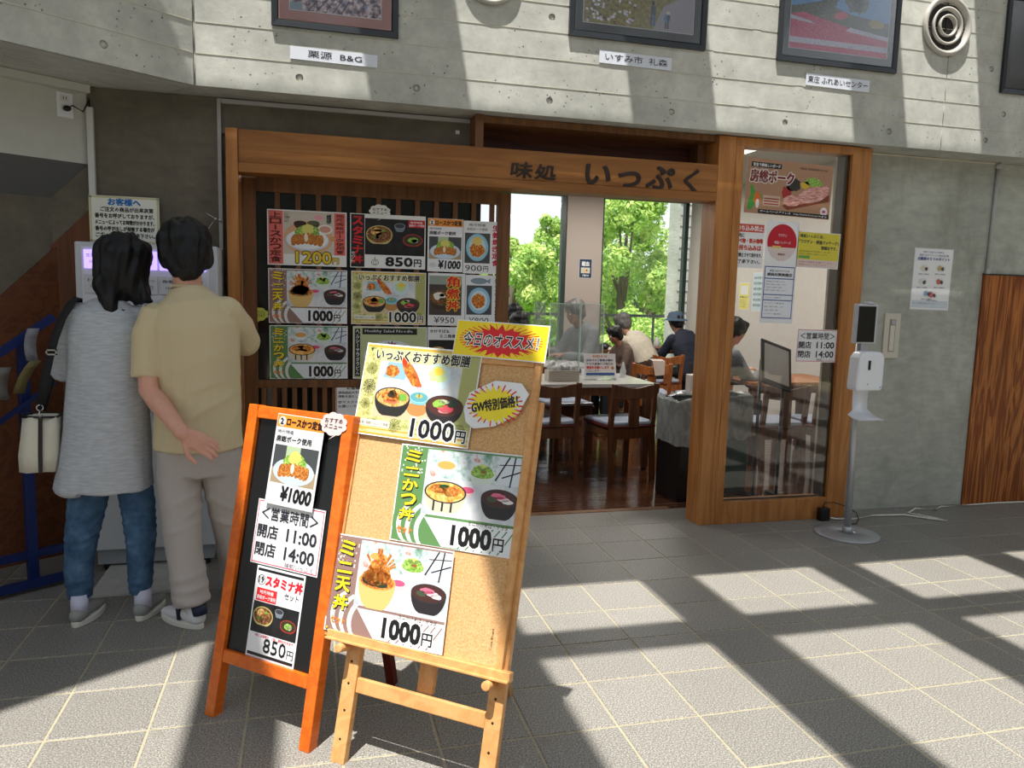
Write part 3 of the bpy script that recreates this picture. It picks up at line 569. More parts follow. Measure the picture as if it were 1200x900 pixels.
def art_gozen():
    a = Art(420, 297); a.rect(4, 4, 412, 289, (222, 218, 160), 0); a.rect(4, 4, 56, 289, 'print_brocade', .1); a.rect(360, 40, 56, 253, (176, 178, 110), .1); a.rect(4, 28, 412, 34, 'print_brocade', .12)
    for x, y, q in ((34, 214, 20), (34, 156, 24), (30, 100, 18), (150, 40, 22), (250, 42, 18), (380, 50, 20), (70, 44, 12)):
        for k in range(4): a.ring(x, y, q * (.3 + .2 * k), q * (.38 + .2 * k), (104, 110, 40) if (y != 156) else (60, 62, 30), .3)
        for k in range(12): a.line(x, y, x + q * math.cos(PI * k / 6), y + q * math.sin(PI * k / 6), 1.6, (104, 110, 40) if y != 156 else (60, 62, 30), .25)
    a.rect(4, 4, 412, 6, (216, 170, 60), .2); a.rect(4, 20, 412, 5, (216, 170, 60), .2); a.rect(4, 284, 412, 7, (220, 176, 70), .2)
    a.rect(62, 62, 296, 180, 'photo_table', .5); a.rect(62, 62, 296, 60, (218, 196, 160), .55)
    a.P([(80, 190), (160, 186), (184, 240), (92, 240)], (150, 190, 206), .8); a.ell(112, 212, 24, 20, 'food_tempura', 1, wob=.15); a.ell(108, 206, 20, 12, (220, 200, 90), .95, wob=.2)
    a.ell(176, 214, 16, 54, 'food_tempura', 1.4, rot=.62, wob=.08); a.ell(190, 206, 14, 50, (216, 96, 40), 1.3, rot=.72, wob=.1); a.ell(152, 262 - 16, 8, 16, (200, 60, 30), 1.6, rot=.5)
    a.ell(276, 208, 50, 40, (206, 226, 232), .9, wob=.05); a.ell(276, 214, 30, 26, (200, 220, 150), 1.1, wob=.2); a.ell(280, 224, 16, 13, (246, 206, 70), 1.2, wob=.2)
    a.bowl(128, 128, 66, (44, 42, 40), (60, 58, 52), 'food_noodle', 2, .9, .5, ((-.1, .05, .5, .26, 'food_tempura'), (.0, .12, .3, .15, (60, 60, 40)), (.55, .05, .24, .2, (120, 180, 70)), (-.05, -.2, .4, .12, (236, 120, 80)), (-.02, .24, .18, .12, (40, 44, 36))))
    a.bowl(318, 120, 66, (44, 38, 40), (64, 50, 50), (86, 46, 40), 2, .8, .5, ((-.3, .08, .34, .2, (150, 196, 80)), (.1, -.12, .44, .18, (226, 84, 96)), (.4, .16, .3, .2, (50, 66, 44)), (-.05, .2, .3, .1, (220, 224, 190)), (.0, -.26, .3, .08, (240, 150, 150))))
    a.bowl(224, 138, 34, (130, 196, 206), (170, 216, 222), (100, 170, 180), 2.6, .7, .5, ((0, .1, .4, .2, (200, 190, 110)), (0, .15, .1, .2, (60, 70, 40))))
    a.ell(222, 100, 36, 22, (196, 140, 80), 1.2)
    a.T('いっぷくおすすめ御膳', 42, 246, 340, 34, B_, 5, .035, out=(240, 238, 214), ow=.05, it=.02); a.rect(16, 30, 118, 20, (236, 234, 220), 2); a.T('自慢の麺類と天ぷらの御膳', 20, 34, 108, 10, (90, 80, 60), 3, 0)
    a.T('1000', 214, 14, 150, 56, B_, 6, .035, out=W_, ow=.06); a.T('円', 372, 14, 34, 36, B_, 6, .03, out=W_, ow=.06); return a
def katsu_plate(a, cx, cy, r, l=1, plate=(238, 240, 242)):
    a.ell(cx, cy - r * .1, r, r * .5, (200, 214, 226), l); a.ell(cx, cy - r * .06, r * .95, r * .46, plate, l + .1); a.ell(cx, cy + r * .2, r * .6, r * .4, 'food_salad', l + .3, wob=.1); a.ell(cx, cy + r * .42, r * .3, r * .24, (220, 214, 110), l + .35, wob=.15)
    for k in range(7): a.ell(cx + (k - 3) * r * .2, cy - r * .02 - abs(k - 3) * r * .03, r * .15, r * .27, 'food_cutlet', l + .5 + .05 * k, n=14, rot=-.2, wob=.05)
    a.ell(cx - .06 * r, cy + .02 * r, r * .09, r * .2, (240, 226, 206), l + 1, n=10)
def art_jou():
    a = Art(420, 297); a.rect(4, 4, 412, 289, (236, 234, 230), 0); a.rect(6, 6, 76, 285, (226, 110, 100), .1); a.rect(352, 62, 62, 229, (226, 110, 100), .1)
    a.rect(84, 62, 266, 229, (206, 196, 180), .1); a.ell(215, 150, 130, 92, (222, 170, 130), .3)
    a.bowl(172, 228, 34, (90, 40, 30), (70, 30, 26), (50, 26, 20), .6); a.bowl(242, 232, 32, (60, 60, 54), (40, 44, 40), (90, 90, 60), .6)
    a.ell(304, 200, 40, 26, (236, 232, 224), .7); a.ell(304, 200, 30, 18, (210, 150, 130), .8); a.ell(342, 150, 20, 14, (214, 160, 100), .7)
    katsu_plate(a, 210, 150, 116, 1); a.star(270, 262, 26, 16, (240, 160, 170), 2); a.T('肉厚', 314, 232, 22, 50, B_, 5, .04); a.T('ジューシー', 90, 230, 26, 54, B_, 5, .02, rot=0)
    a.V('上ロースかつ定食', 14, 286, 58, 31, 3, (90, 14, 14), 5, .05); a.V('地元房総ポーク使用！', 362, 286, 44, 19, 3, (110, 14, 14), 5, .04)
    a.T('1200', 150, 14, 186, 62, (236, 200, 40), 6, .03, out=(60, 50, 20), ow=.05); a.T('円', 344, 14, 34, 32, (236, 200, 40), 6, .03, out=(60, 50, 20), ow=.05); return a
def stamina_tray(a, x, y, w, h, l=1):
    a.rect(x, y, w, h, 'photo_dark', l); a.bowl(x + w * .24, y + h * .56, w * .22, (206, 190, 120), (190, 176, 110), 'food_beef', l + .3, .7, .7, ((-.2, .2, .4, .3, 'food_noodle'), (.2, -.1, .5, .3, 'food_beef'), (0, .3, .5, .08, (120, 170, 60)), (-.3, -.2, .3, .1, (90, 130, 50))))
    a.bowl(x + w * .8, y + h * .44, w * .17, (150, 34, 26), (176, 50, 36), (60, 50, 30), l + .3, .6, .6, ((0, .0, .5, .28, 'food_salad'), (.2, -.1, .3, .2, (226, 226, 200))))
    a.bowl(x + w * .58, y + h * .82, w * .09, (120, 130, 140), (170, 180, 190), (60, 60, 70), l + .5, 1.1, .5)
def art_stamina():
    a = Art(420, 297); a.rect(4, 4, 412, 289, (238, 238, 236), 0); a.rect(4, 4, 74, 289, (20, 18, 18), .1); stamina_tray(a, 80, 74, 334, 200, .5); a.rect(322, 232, 94, 40, (200, 30, 40), 4); a.T('地元特産', 332, 254, 70, 12, W_, 5, .02); a.T('房総ポーク使用', 326, 237, 86, 13, W_, 5, .02)
    a.V('スタミナ丼', 14, 284, 54, 48, 5, (210, 30, 36), 5, .05); a.V('セット', 6, 90, 20, 20, 2, W_, 5, .02)
    a.T('850', 196, 14, 150, 48, B_, 6, .05); a.T('円', 356, 14, 40, 40, B_, 6, .04); a.ring(136, 32, 18, 21, (90, 86, 80), 3, sy=.8); a.line(136, 46, 136, 62, 3, (90, 86, 80), 3); a.ring(136, 30, 7, 9, (90, 86, 80), 3, sy=1.5); return a
def art_noodle():
    a = Art(420, 297); a.rect(4, 4, 412, 289, (190, 198, 150), 0); a.rect(10, 14, 30, 270, (20, 20, 20), 1); a.V('ヘルシーサラダうどん', 16, 280, 20, 24, 2, W_, 5, .02); a.rect(52, 252, 310, 36, (20, 20, 22), 1); a.T('Healthy Salad Noodle', 66, 260, 270, 20, W_, 5, .005)
    a.ell(210, 130, 150, 90, (214, 224, 228), .8); a.ell(210, 130, 120, 70, 'food_salad', 1); a.ell(210, 150, 80, 46, (226, 120, 110), 1.2, wob=.2); a.star(214, 190, 44, 30, (120, 30, 30), 1.5, 9, .4); a.T('900', 240, 20, 110, 44, B_, 6, .03); a.T('円', 360, 20, 34, 34, B_, 6, .03); return a
def art_rosu(W=204, H=300):
    a = Art(W, H); a.rect(2, 2, W - 4, H - 4, (236, 236, 240), 0); a.rect(2, H - 44, W - 4, 42, (240, 150, 50), .1); a.ell(24, H - 24, 15, 16, W_, 1); a.T('2', 17, H - 34, 13, 20, B_, 6, .05); a.T('ロースかつ定食', 44, H - 37, 152, 27, (40, 20, 20), 5, .05)
    a.T('地元特産', 10, H - 64, 70, 13, B_, 5, .0); a.T('房総ポーク使用', 10, H - 92, 150, 21, B_, 5, .03); a.rect(8, H - 228, W - 16, 126, (70, 74, 76), .5); a.rect(8, H - 228, W - 16, 50, (170, 150, 120), .55); a.rect(60, H - 140, 60, 38, (180, 200, 160), .6); katsu_plate(a, W / 2, H - 176, 88, 1, (200, 222, 240))
    a.T('¥1000', 62, 18, 128, 46, B_, 6, .04, it=.08); a.ell(30, 36, 22, 14, (214, 214, 216), 1, wob=.1); return a
def art_rosu_wide():
    a = art_rosu(204, 300); return a
def art_shoga():
    a = Art(220, 300); a.rect(2, 2, 216, 296, (236, 236, 238), 0); a.T('地元特産', 30, 270, 100, 16, B_, 5, 0); a.T('房総ポーク使用', 20, 246, 120, 16, B_, 5, .0); a.rect(8, 60, 150, 172, (70, 74, 76), .4); a.ell(82, 150, 66, 78, (150, 200, 220), .8); a.ell(82, 150, 50, 60, (190, 220, 228), .9); a.ell(82, 136, 44, 40, 'food_tempura', 1, wob=.1); a.ell(82, 186, 30, 26, (230, 200, 110), 1.1, wob=.15)
    a.V('生姜焼き定食', 172, 284, 38, 36, 4, (200, 24, 60), 5, .05); a.T('900', 12, 14, 100, 34, B_, 6, .0); a.T('円', 120, 14, 30, 30, B_, 6, .02); return a
def art_kakuni():
    a = Art(216, 300); a.rect(2, 2, 212, 296, (232, 232, 234), 0); a.rect(6, 60, 190, 226, (70, 60, 56), .4); a.rect(6, 236, 190, 50, (150, 160, 150), .5); a.bowl(82, 160, 74, (60, 40, 30), (90, 80, 60), 'food_beef', 1, .9, .62, ((-.2, .1, .5, .3, (232, 226, 214)), (.2, -.2, .5, .2, 'food_beef'), (0, .2, .2, .12, (90, 130, 60))))
    a.V('角煮丼', 110, 286, 72, 62, 6, (214, 30, 30), 6, .06, out=(246, 220, 60), ow=.05); a.T('¥950', 36, 14, 120, 36, B_, 6, .0); return a
def art_aji():
    a = Art(220, 300); a.rect(2, 2, 216, 296, (230, 232, 236), 0); a.ell(80, 266, 50, 18, (130, 150, 166), 1); a.P([(124, 266), (150, 284), (144, 250)], (130, 150, 166), 1); a.rect(8, 70, 150, 170, (70, 74, 80), .4); a.ell(82, 152, 66, 76, (150, 200, 230), .8); a.ell(82, 152, 50, 58, (210, 226, 232), .9); a.ell(80, 150, 40, 42, 'food_tempura', 1, wob=.1)
    a.V('鯵イカフライ定食', 174, 284, 32, 29, 2, (40, 40, 44), 5, .0); a.T('¥800', 18, 18, 120, 36, (60, 60, 64), 6, .0, it=.15); return a
def art_soba():
    a = Art(204, 300); a.rect(2, 2, 200, 296, (232, 232, 234), 0); a.T('かけそば＆', 14, 268, 110, 18, B_, 5, .03); a.T('ミニ角煮丼', 70, 238, 120, 20, B_, 5, .03); a.rect(6, 70, 192, 156, 'photo_dark', .5); a.bowl(60, 170, 44, (50, 46, 44), (90, 80, 60), 'food_noodle', 1); a.bowl(150, 150, 44, (140, 90, 60), (90, 80, 60), 'food_beef', 1); a.T('¥900', 40, 20, 120, 36, B_, 6, .0); return a
def art_hours(W=288, H=212):
    a = Art(W, H); a.border(4, 3, (226, 70, 100), 1); k = W / 288
    a.T('＜営業時間＞', 22 * k, H * .70, 242 * k, H * .2, (40, 40, 50), 5, .02); a.T('開店', 14 * k, H * .42, 88 * k, H * .2, (40, 40, 50), 5, .03); a.T('11:00', 142 * k, H * .43, 124 * k, H * .19, (40, 40, 50), 5, .03)
    a.T('閉店', 14 * k, H * .14, 88 * k, H * .2, (40, 40, 50), 5, .03); a.T('14:00', 142 * k, H * .15, 124 * k, H * .19, (40, 40, 50), 5, .03); a.T('味処いっぷく', 150 * k, H * .035, 118 * k, H * .08, (120, 90, 110), 5, 0); return a
def art_stamina_tall():
    a = Art(208, 296); a.rect(2, 2, 204, 292, (238, 238, 242), 0); a.rect(6, 280, 196, 9, (24, 24, 26), 1); a.rect(6, 8, 196, 10, (24, 24, 26), 1); a.ring(26, 252, 15, 17, B_, 2); a.T('19', 15, 242, 22, 22, B_, 5, .03); a.T('スタミナ丼', 46, 236, 156, 34, (214, 24, 44), 5, .06); a.T('セット', 132, 208, 60, 20, B_, 5, .02)
    a.rect(12, 184, 88, 42, (220, 40, 44), 1); a.T('地元特産', 26, 208, 60, 12, W_, 5, .02); a.T('房総ポーク使用', 16, 190, 80, 13, W_, 5, .02); stamina_tray(a, 6, 82, 196, 100, .5); a.T('※丼には味噌汁、小鉢、漬物が付きます。', 30, 70, 168, 10, (210, 60, 60), 5, .02)
    a.T('850', 72, 26, 96, 44, B_, 6, .02); a.T('円', 174, 26, 26, 28, B_, 6, .0); return a

# ============================================================ A-FRAME BOARD
FA = lean(R(41.7), R(12), (-.317, 2.601, 0))
af = thing('menu_board_stand', 'orange wooden A-frame stand with a black board, left of the cork easel', 'stand', M=FA)
for u in (-.02, .389): obj('leg', MB().box(u, -.004, -.02, u + .042, 1.045, .02), ORANGE, af, bevel=.003)
obj('top_rail', MB().box(.0225, 1.0, -.018, .3885, 1.043, .018), ORANGE, af, bevel=.003); obj('bottom_rail', MB().box(.0225, .18, -.018, .3885, .222, .018), ORANGE, af, bevel=.003)
obj('blackboard', MB().box(.0225, .2225, -.006, .3885, .9995, .004), mat('black_board', (14, 15, 16), .35), af)
a_ = Vector((math.cos(R(41.7)), -math.sin(R(41.7)), 0)); b_ = Vector((math.sin(R(41.7)), math.cos(R(41.7)), 0)); P0 = Vector((-.317, 2.601, 0))
DKRED = m_wood('dark_red_wood', (84, 20, 12), (120, 34, 18), 'z', .3, 5, .5, .6)
for u in (-.01, .40):
    top = FA @ Vector((u + .005, 1.0, -.03)); foot = P0 + a_ * u + b_ * .46
    obj('rear_leg', MB().bar(foot, top, .034, .03, side=a_), DKRED, af, world=True, bevel=.003)
p1_ = P0 + a_ * .0 + b_ * .40 + Vector((0, 0, .2)); p2_ = P0 + a_ * .40 + b_ * .40 + Vector((0, 0, .2))
obj('rear_rail', MB().bar(p1_, p2_, .03, .02, side=(0, 0, 1)), DKRED, af, world=True)
for u in (.02, .40): obj('hinge', MB().box(u - .02, .985, -.035, u, 1.02, -.021), STEEL, af)
def onA(u, v, w=.0065, rot=0, F=FA): return F @ Matrix.Translation((u, v, w)) @ Matrix.Rotation(rot, 4, 'Z')
sheet('menu_poster', art_rosu(), 'pork cutlet set menu sheet with an orange heading priced 1000 on the black board', M=onA(.217, .873, .019, R(-1)))
sheet('opening_hours_sign', art_hours(), 'red-bordered opening hours notice 11:00 to 14:00 in the middle of the black board', 'sign', M=onA(.219, .627, .0075))
sheet('menu_poster', art_stamina_tall(), 'stamina bowl menu sheet numbered 19 with price 850 low on the black board', M=onA(.212, .368, .0048))
def cloud_pts(W, H, n=9, tail=True):
    q = []
    for k in range(n * 6):
        a = 2 * PI * k / (n * 6); f = .88 + .12 * abs(math.sin(n * a / 2)); q.append((W / 2 + W / 2 * f * math.cos(a), H * .56 + H * .42 * f * math.sin(a)))
        if tail and abs(a - 1.55 * PI) < .06: q.append((W * .38, 0))
    return q
def cloud(W, H, lines, base, col, label, M, group=None):
    a = Art(W, H)
    n_ = len(lines)
    for k, s in enumerate(lines): a.T(s, W * .17, H * (.56 + .20 * (n_ / 2 - k - 1) + .03), W * .66, H * .17, col, 3, .02)
    return sheet('cloud_tag', a, label, 'tag', M=M, paper=base, pts=cloud_pts(W, H))
cloud(110, 92, ['おすすめ', 'メニュー'], (232, 208, 206), (60, 40, 40), 'pink cloud-shaped recommendation tag at the top corner of the orange frame', onA(.358, 1.006, .0225))

# ============================================================ EASEL WITH CORK BOARD
FE = lean(R(39), R(15), (.3, 2.05, 0))
es = thing('display_easel', 'pale pine easel standing in front, nearest the camera', 'easel', M=FE)
for s, (u0, u1) in enumerate(((-.318, -.268), (.172, .222))):
    lg = obj('leg', MB().box(u0, -.002, -.028, u1, .78 if 0 else 1.15, -.002), PINE, es, bevel=.003)
    for v in (.07, .155, .235, .30): obj('peg_hole', MB().cyl(((u0 + u1) / 2, v, -.004), ((u0 + u1) / 2, v, -.0015), .004, n=10), mat('dark_hole', (40, 24, 14), .8), lg)
    obj('support_peg', MB().cyl(((u0 + u1) / 2 - (.02 if s == 0 else .012), .343, -.002), ((u0 + u1) / 2 - (.02 if s == 0 else .012), .343, .055), .0135, n=18), PINE, es, bevel=.002)
obj('cross_rail', MB().box(-.2675, .212, -.024, .1715, .256, -.006), PINE, es, bevel=.003)
obj('mast', MB().box(-.072, .255, -.05, -.018, 1.2, -.03), PINE, es, bevel=.003)
obj('top_rail', MB().box(-.2675, 1.06, -.024, .1715, 1.10, -.006), PINE, es, bevel=.003)
a2 = Vector((math.cos(R(39)), -math.sin(R(39)), 0)); b2 = Vector((math.sin(R(39)), math.cos(R(39)), 0))
obj('rear_leg', MB().bar(Vector((.3, 2.05, 0)) + a2 * .0 + b2 * .60, FE @ Vector((-.03, 1.12, -.07)), .04, .025, side=a2), PINE, es, world=True, bevel=.003)
cb = thing('cork_board', 'cork notice board in a pale wood frame resting on the easel pegs', 'notice board', M=FE)
obj('cork', MB().box(-.382, .386, .0, .190, 1.25, .010), CORK, cb)
for x0, y0, x1, y1 in ((-.403, .362, -.3825, 1.27), (.1905, .362, .212, 1.27)): obj('frame_side', MB().box(x0, y0, -.001, x1, y1, .018), PINE, cb, bevel=.002)
obj('frame_top', MB().box(-.382, 1.2505, -.001, .19, 1.27, .018), PINE, cb, bevel=.002)
obj('tray', MB().box(-.378, .3575, 0.0, .243, .3855, .03).box(-.378, .3575, .03, .243, .365, .04), PINE, cb, bevel=.002)
tm_ = Art(60, 10); tm_.T('Cork Board', 0, 1, 60, 8, (90, 60, 40), 1, 0)
obj('maker_mark', tm_.t, tm_.tm, cb, M=Matrix.Translation((.167, .46, .0102)) @ Matrix.Rotation(PI / 2, 4, 'Z'))
sheet('menu_poster', art_gozen(), 'olive-green set meal poster priced 1000, top left of the cork board', M=onA(-.195, 1.140, .019, R(-1.2), FE))
sheet('menu_poster', art_minidon('katsu'), 'green-bordered mini cutlet bowl poster in the middle of the cork board', M=onA(-.008, .836, .0125, R(1), FE))
sheet('menu_poster', art_minidon('ten'), 'mauve-bordered mini tempura bowl poster at the bottom left of the cork board', M=onA(-.190, .532, .022, R(1.2), FE))
def pin(u, v, w, col, label):
    o = obj('push_pin', MB().lathe([(.0005, .004), (.003, .0038), (.0045, .001), (.002, 0)], n=10), mat('pin_%d%d%d' % col, col, .3), M=FE @ Matrix.Translation((u, v, w))); tag(o, label, 'pin')
pin(-.380, 1.275, .0203, (30, 120, 80), 'small green push pin at the top corner of the olive set meal poster'); pin(-.386, .388, .0235, (230, 190, 40), 'small yellow push pin at the bottom left corner of the mauve poster')
a = Art(310, 112); a.rect(3, 3, 304, 106, (250, 222, 30), 0)
for k in range(40): q = 2 * PI * k / 40; a.line(155 + 60 * math.cos(q), 56 + 22 * math.sin(q), 155 + 140 * math.cos(q), 56 + 50 * math.sin(q), 3, (240, 90, 30), .3)
a.star(155, 54, 124, 48, (226, 20, 34), 1, 20, .70, .1); a.T('今日のオススメ！', 30, 34, 250, 42, (34, 22, 30), 5, .02, it=.05, out=(250, 246, 240), ow=.045)
sheet('burst_sign', a, 'yellow sign with a red starburst pinned across the top right of the cork board', 'sign', M=onA(.072, 1.322, .0235, R(-1.5), FE))
ov = [(7, 56), (20, 108), (100, 150), (186, 148), (214, 117), (187, 54), (115, 13), (48, 0), (20, 18)]
a = Art(216, 152); 
for k in range(26): q = 2 * PI * k / 26; a.line(108 + 40 * math.cos(q), 77 + 28 * math.sin(q), 108 + 92 * math.cos(q + .06), 77 + (62 + 6 * (k % 2)) * math.sin(q + .06) * .95, 4.5, (226, 40, 40), 1)
a.star(108, 77, 86, 56, (250, 228, 40), 2, 22, .74, .08); a.T('GW特別価格！', 38, 46, 150, 34, (24, 20, 20), 5, .04, rot=.22)
sheet('price_tag', a, 'oval white tag with a yellow burst announcing a holiday special price on the cork', 'tag', M=onA(.082, 1.126, .0225, 0, FE), pts=ov)

# ============================================================ MENU SHEETS ON THE LATTICE
PL = plane_y(4.435)
def onL(x, z, w=0.0, rot=0): return PL @ Matrix.Translation((x, z, w)) @ Matrix.Rotation(rot, 4, 'Z')
GL = 'menu sheets taped to the lattice screen'
sheet('menu_poster', art_jou(), 'premium pork cutlet menu sheet with red side bands priced 1200, top left on the lattice', group=GL, M=onL(-.006, 1.692))
sheet('menu_poster', art_minidon('ten'), 'mauve mini tempura bowl sheet on the lattice under the 1200 cutlet sheet', group=GL, M=onL(-.003, 1.376))
sheet('menu_poster', art_minidon('katsu'), 'green mini cutlet bowl sheet at the bottom left of the sheets on the lattice', group=GL, M=onL(0, 1.066))
sheet('menu_poster', art_stamina(), 'black-banded stamina bowl sheet priced 850 on the lattice', group=GL, M=onL(.434, 1.692))
sheet('menu_poster', art_gozen(), 'olive set meal sheet priced 1000 on the lattice, directly under the 850 sheet', group=GL, M=onL(.440, 1.376))
sheet('menu_poster', art_noodle(), 'healthy salad noodle sheet on the lattice, partly behind the cork board', group=GL, M=onL(.450, 1.066))
sheet('menu_poster', art_rosu(), 'tall pork cutlet sheet with an orange heading on the lattice beside the 850 sheet', group=GL, M=onL(.758, 1.685))
sheet('menu_poster', art_shoga(), 'tall ginger pork set sheet priced 900 at the top right of the lattice', group=GL, M=onL(.973, 1.68, .0012))
sheet('menu_poster', art_kakuni(), 'braised pork bowl sheet priced 950 with red and yellow lettering on the lattice', group=GL, M=onL(.770, 1.376))
sheet('menu_poster', art_aji(), 'fried mackerel sheet priced 800 with a blue plate, right end of the lattice', group=GL, M=onL(.990, 1.372, .0012))
sheet('menu_poster', art_soba(), 'soba and small bowl sheet low on the lattice, right of the salad noodle sheet', group=GL, M=onL(.766, 1.066))
a = Art(210, 297); a.border(3, 3, (200, 40, 60), 1); a.T('お客様へ', 60, 262, 100, 18, B_, 5, .03); a.T('感染症拡大予防のため', 14, 236, 182, 16, B_, 5, .02); a.T('席数を減らしています', 14, 214, 182, 16, B_, 5, .02); a.T('◎マスクの着用を', 14, 182, 182, 16, B_, 5, .02); a.T('お願いいたします', 14, 158, 170, 16, B_, 5, .02)
sheet('customer_notice', a, 'white customer notice with a red border low on the lattice behind the stands', 'notice', M=onL(.25, .742))
cloud(122, 92, ['おすすめ', 'メニュー'], (236, 236, 230), (30, 30, 30), 'white cloud-shaped recommendation tag above the 850 sheet on the lattice', onL(.386, 1.851, .0025))
cloud(118, 92, ['そば・うどん', '温・冷できます'], (196, 200, 90), (40, 50, 10), 'yellow-green cloud-shaped tag beside the left edge of the menu sheets', onL(-.272, 1.268, .001))

# ============================================================ FRAMED PHOTOGRAPHS AND LABELS ON THE UPPER WALL
FRM = mat('black_picture_frame', (38, 42, 46), .3, bump=.05)
PU = plane_y(4.181)
def framed(x0, x1, z0, z1, matc, ix0, iz0, label, art, fw=.035):
    W, H = x1 - x0, z1 - z0; Mx = PU @ Matrix.Translation(((x0 + x1) / 2, (z0 + z1) / 2, .003))
    t = thing('framed_photograph', label, 'picture', M=Mx, group='framed photographs along the upper wall')
    mb = MB(); a, b, c_, d = W / 2, H / 2, fw, .019
    V = [(-a, -b, 0), (a, -b, 0), (a, b, 0), (-a, b, 0), (-a, -b, d), (a, -b, d), (a, b, d), (-a, b, d), (-a + c_ * .8, -b + c_ * .8, d - .004), (a - c_ * .8, -b + c_ * .8, d - .004), (a - c_ * .8, b - c_ * .8, d - .004), (-a + c_ * .8, b - c_ * .8, d - .004), (-a + c_, -b + c_, .006), (a - c_, -b + c_, .006), (a - c_, b - c_, .006), (-a + c_, b - c_, .006)]
    F = [(3, 2, 1, 0)] + [(k + i, k + (i + 1) % 4, k + 4 + (i + 1) % 4, k + 4 + i) for k in (0, 4, 8) for i in range(4)]
    obj('frame', mb.add(V, F), FRM, t); obj('mount', MB().box(-a + c_, -b + c_, .003, a - c_, b - c_, .008), matc, t)
    w, h = (a - ix0) * 2, b * 2 - 2 * iz0; ar = art(w * 1000, h * 1000); o = obj('print', MB().box(-w / 2, -h / 2, .008, w / 2, h / 2, .0095), colm(240, 240, 240), t)
    obj('printed_picture', ar.p, ar.pm, o, M=Matrix.Translation((0, 0, .0093))); obj('glazing', MB().box(-a + c_, -b + c_, .0108, a - c_, b - c_, .0116), PGLASS, t)
def ap1(W, H):
    a = Art(W, H); a.rect(3, 3, W - 6, H - 6, 'picture_blossom', 0)
    for k in range(5): a.line(W * .2 + k * 40, 3, W * .5 + k * 30, H * .5, 5, (44, 34, 40), .5)
    for k in range(40): a.ell(random.uniform(12, W - 12), random.uniform(10, H - 10), 7, 6, random.choice([(246, 232, 240), (228, 190, 206), (130, 160, 206)]), 1 + .01 * k, n=7, wob=.3)
    a.rect(3, 3, 60, 36, (150, 170, 190), .8); return a
def ap2(W, H):
    a = Art(W, H); a.rect(3, 3, W - 6, H - 6, 'picture_meadow', 0); a.P([(W * .62, 3), (W - 3, 3), (W - 3, H * .52), (W * .72, H * .3)], (172, 168, 180), .3)
    for k in range(130): a.ell(random.uniform(8, W * .46), random.uniform(10, H * .6), 9, 8, random.choice([(238, 236, 244), (216, 208, 224), (104, 84, 60)]), .5 + .005 * k, n=7, wob=.35)
    x = W * .62; a.rect(x - 14, 22, 11, 62, (60, 96, 150), 2); a.rect(x + 4, 22, 11, 62, (70, 110, 166), 2); a.rect(x - 14, 80, 30, 50, (70, 86, 92), 2.1); a.ell(x, 142, 9, 11, (40, 34, 30), 2.2)
    x = W * .75; a.rect(x - 12, 16, 9, 44, (56, 50, 66), 2); a.rect(x + 2, 16, 9, 44, (56, 50, 66), 2); a.ell(x - 3, 72, 17, 24, (90, 140, 180), 2.2); a.ell(x + 8, 74, 10, 20, (40, 60, 100), 2.3); a.ell(x + 6, 100, 11, 9, (226, 220, 190), 2.4); return a
def ap3(W, H):
    a = Art(W, H); a.rect(3, 3, W - 6, H - 6, (96, 160, 220), 0); a.P([(3, H * .34), (W - 3, H * .26), (W - 3, H * .44), (W * .6, H * .5), (W * .3, H * .62), (3, H * .52)], 'picture_trees', .2)
    a.P([(3, H * .12), (W - 3, H * .12), (W - 3, H * .24), (W * .6, H * .33), (W * .12, H * .46), (3, H * .42)], 'picture_field', .4); a.rect(3, 3, W - 6, H * .1, 'picture_field', .4); a.rect(3, H * .075, W - 6, H * .07, 'picture_violet', .6)
    a.P([(3, H * .36), (W * .25, H * .33), (W * .2, H * .36), (3, H * .41)], 'picture_violet', .7); a.P([(W * .55, H * .29), (W - 3, H * .22), (W - 3, H * .27), (W * .6, H * .34)], 'picture_violet', .7); a.ell(W * .5, H * .47, 50, 22, (206, 60, 90), .8, rot=.2)
    for x in (.38, .62, .7): a.ell(W * x, H * .66, 56, 60, 'picture_trees', .7, wob=.2)
    a.ell(W * .86, H * .42, 50, 26, (170, 150, 60), .8, wob=.2); return a
def ap4(W, H):
    a = Art(W, H); a.rect(3, 3, W - 6, H - 6, 'picture_trees', 0); a.rect(3, 20, W - 6, H * .9, 'picture_violet', .3); a.rect(3, 3, W - 6, 24, (90, 96, 60), .4); return a
framed(-.172, .451, 2.708, 3.19, mat('rose_mount', (196, 146, 142), .7), .085, .082, 'black-framed blossom photograph with a rose mount, first from the left on the upper wall', ap1)
framed(1.372, 2.190, 2.822, 3.42, mat('grey_mount', (84, 88, 92), .7), .078, .078, 'black-framed photograph of two walkers beside blossom, above the sign beam', ap2)
framed(2.656, 3.484, 2.818, 3.43, MT['grey_mount'], .072, .078, 'black-framed photograph of a pink flower field on the upper wall', ap3)
framed(4.285, 5.10, 2.778, 3.38, MT['grey_mount'], .062, .075, 'black-framed photograph cut by the right edge of the view, beyond the round vent', ap4)
def wall_label(txt, x, z, w, h, label, rot=0, x0=.1, x1=.85):
    a = Art(w * 1000, h * 1000); a.T(txt, w * 1000 * x0, h * 240, w * 1000 * (x1 - x0), h * 560, (30, 32, 46), 4, .012)
    sheet('caption_strip', a, label, 'label', M=PU @ Matrix.Translation((x, z, .006)) @ Matrix.Rotation(rot, 4, 'Z'), paper=(226, 230, 240), group='caption strips taped under the framed photographs')
wall_label('栗源  B&G', .131, 2.588, .432, .062, 'paper caption strip under the rose-mounted blossom photograph', R(-.6), .2, .82)
wall_label('いすみ市  礼森', 1.773, 2.732, .436, .068, 'paper caption strip under the photograph of two walkers', R(-.4), .08, .94)
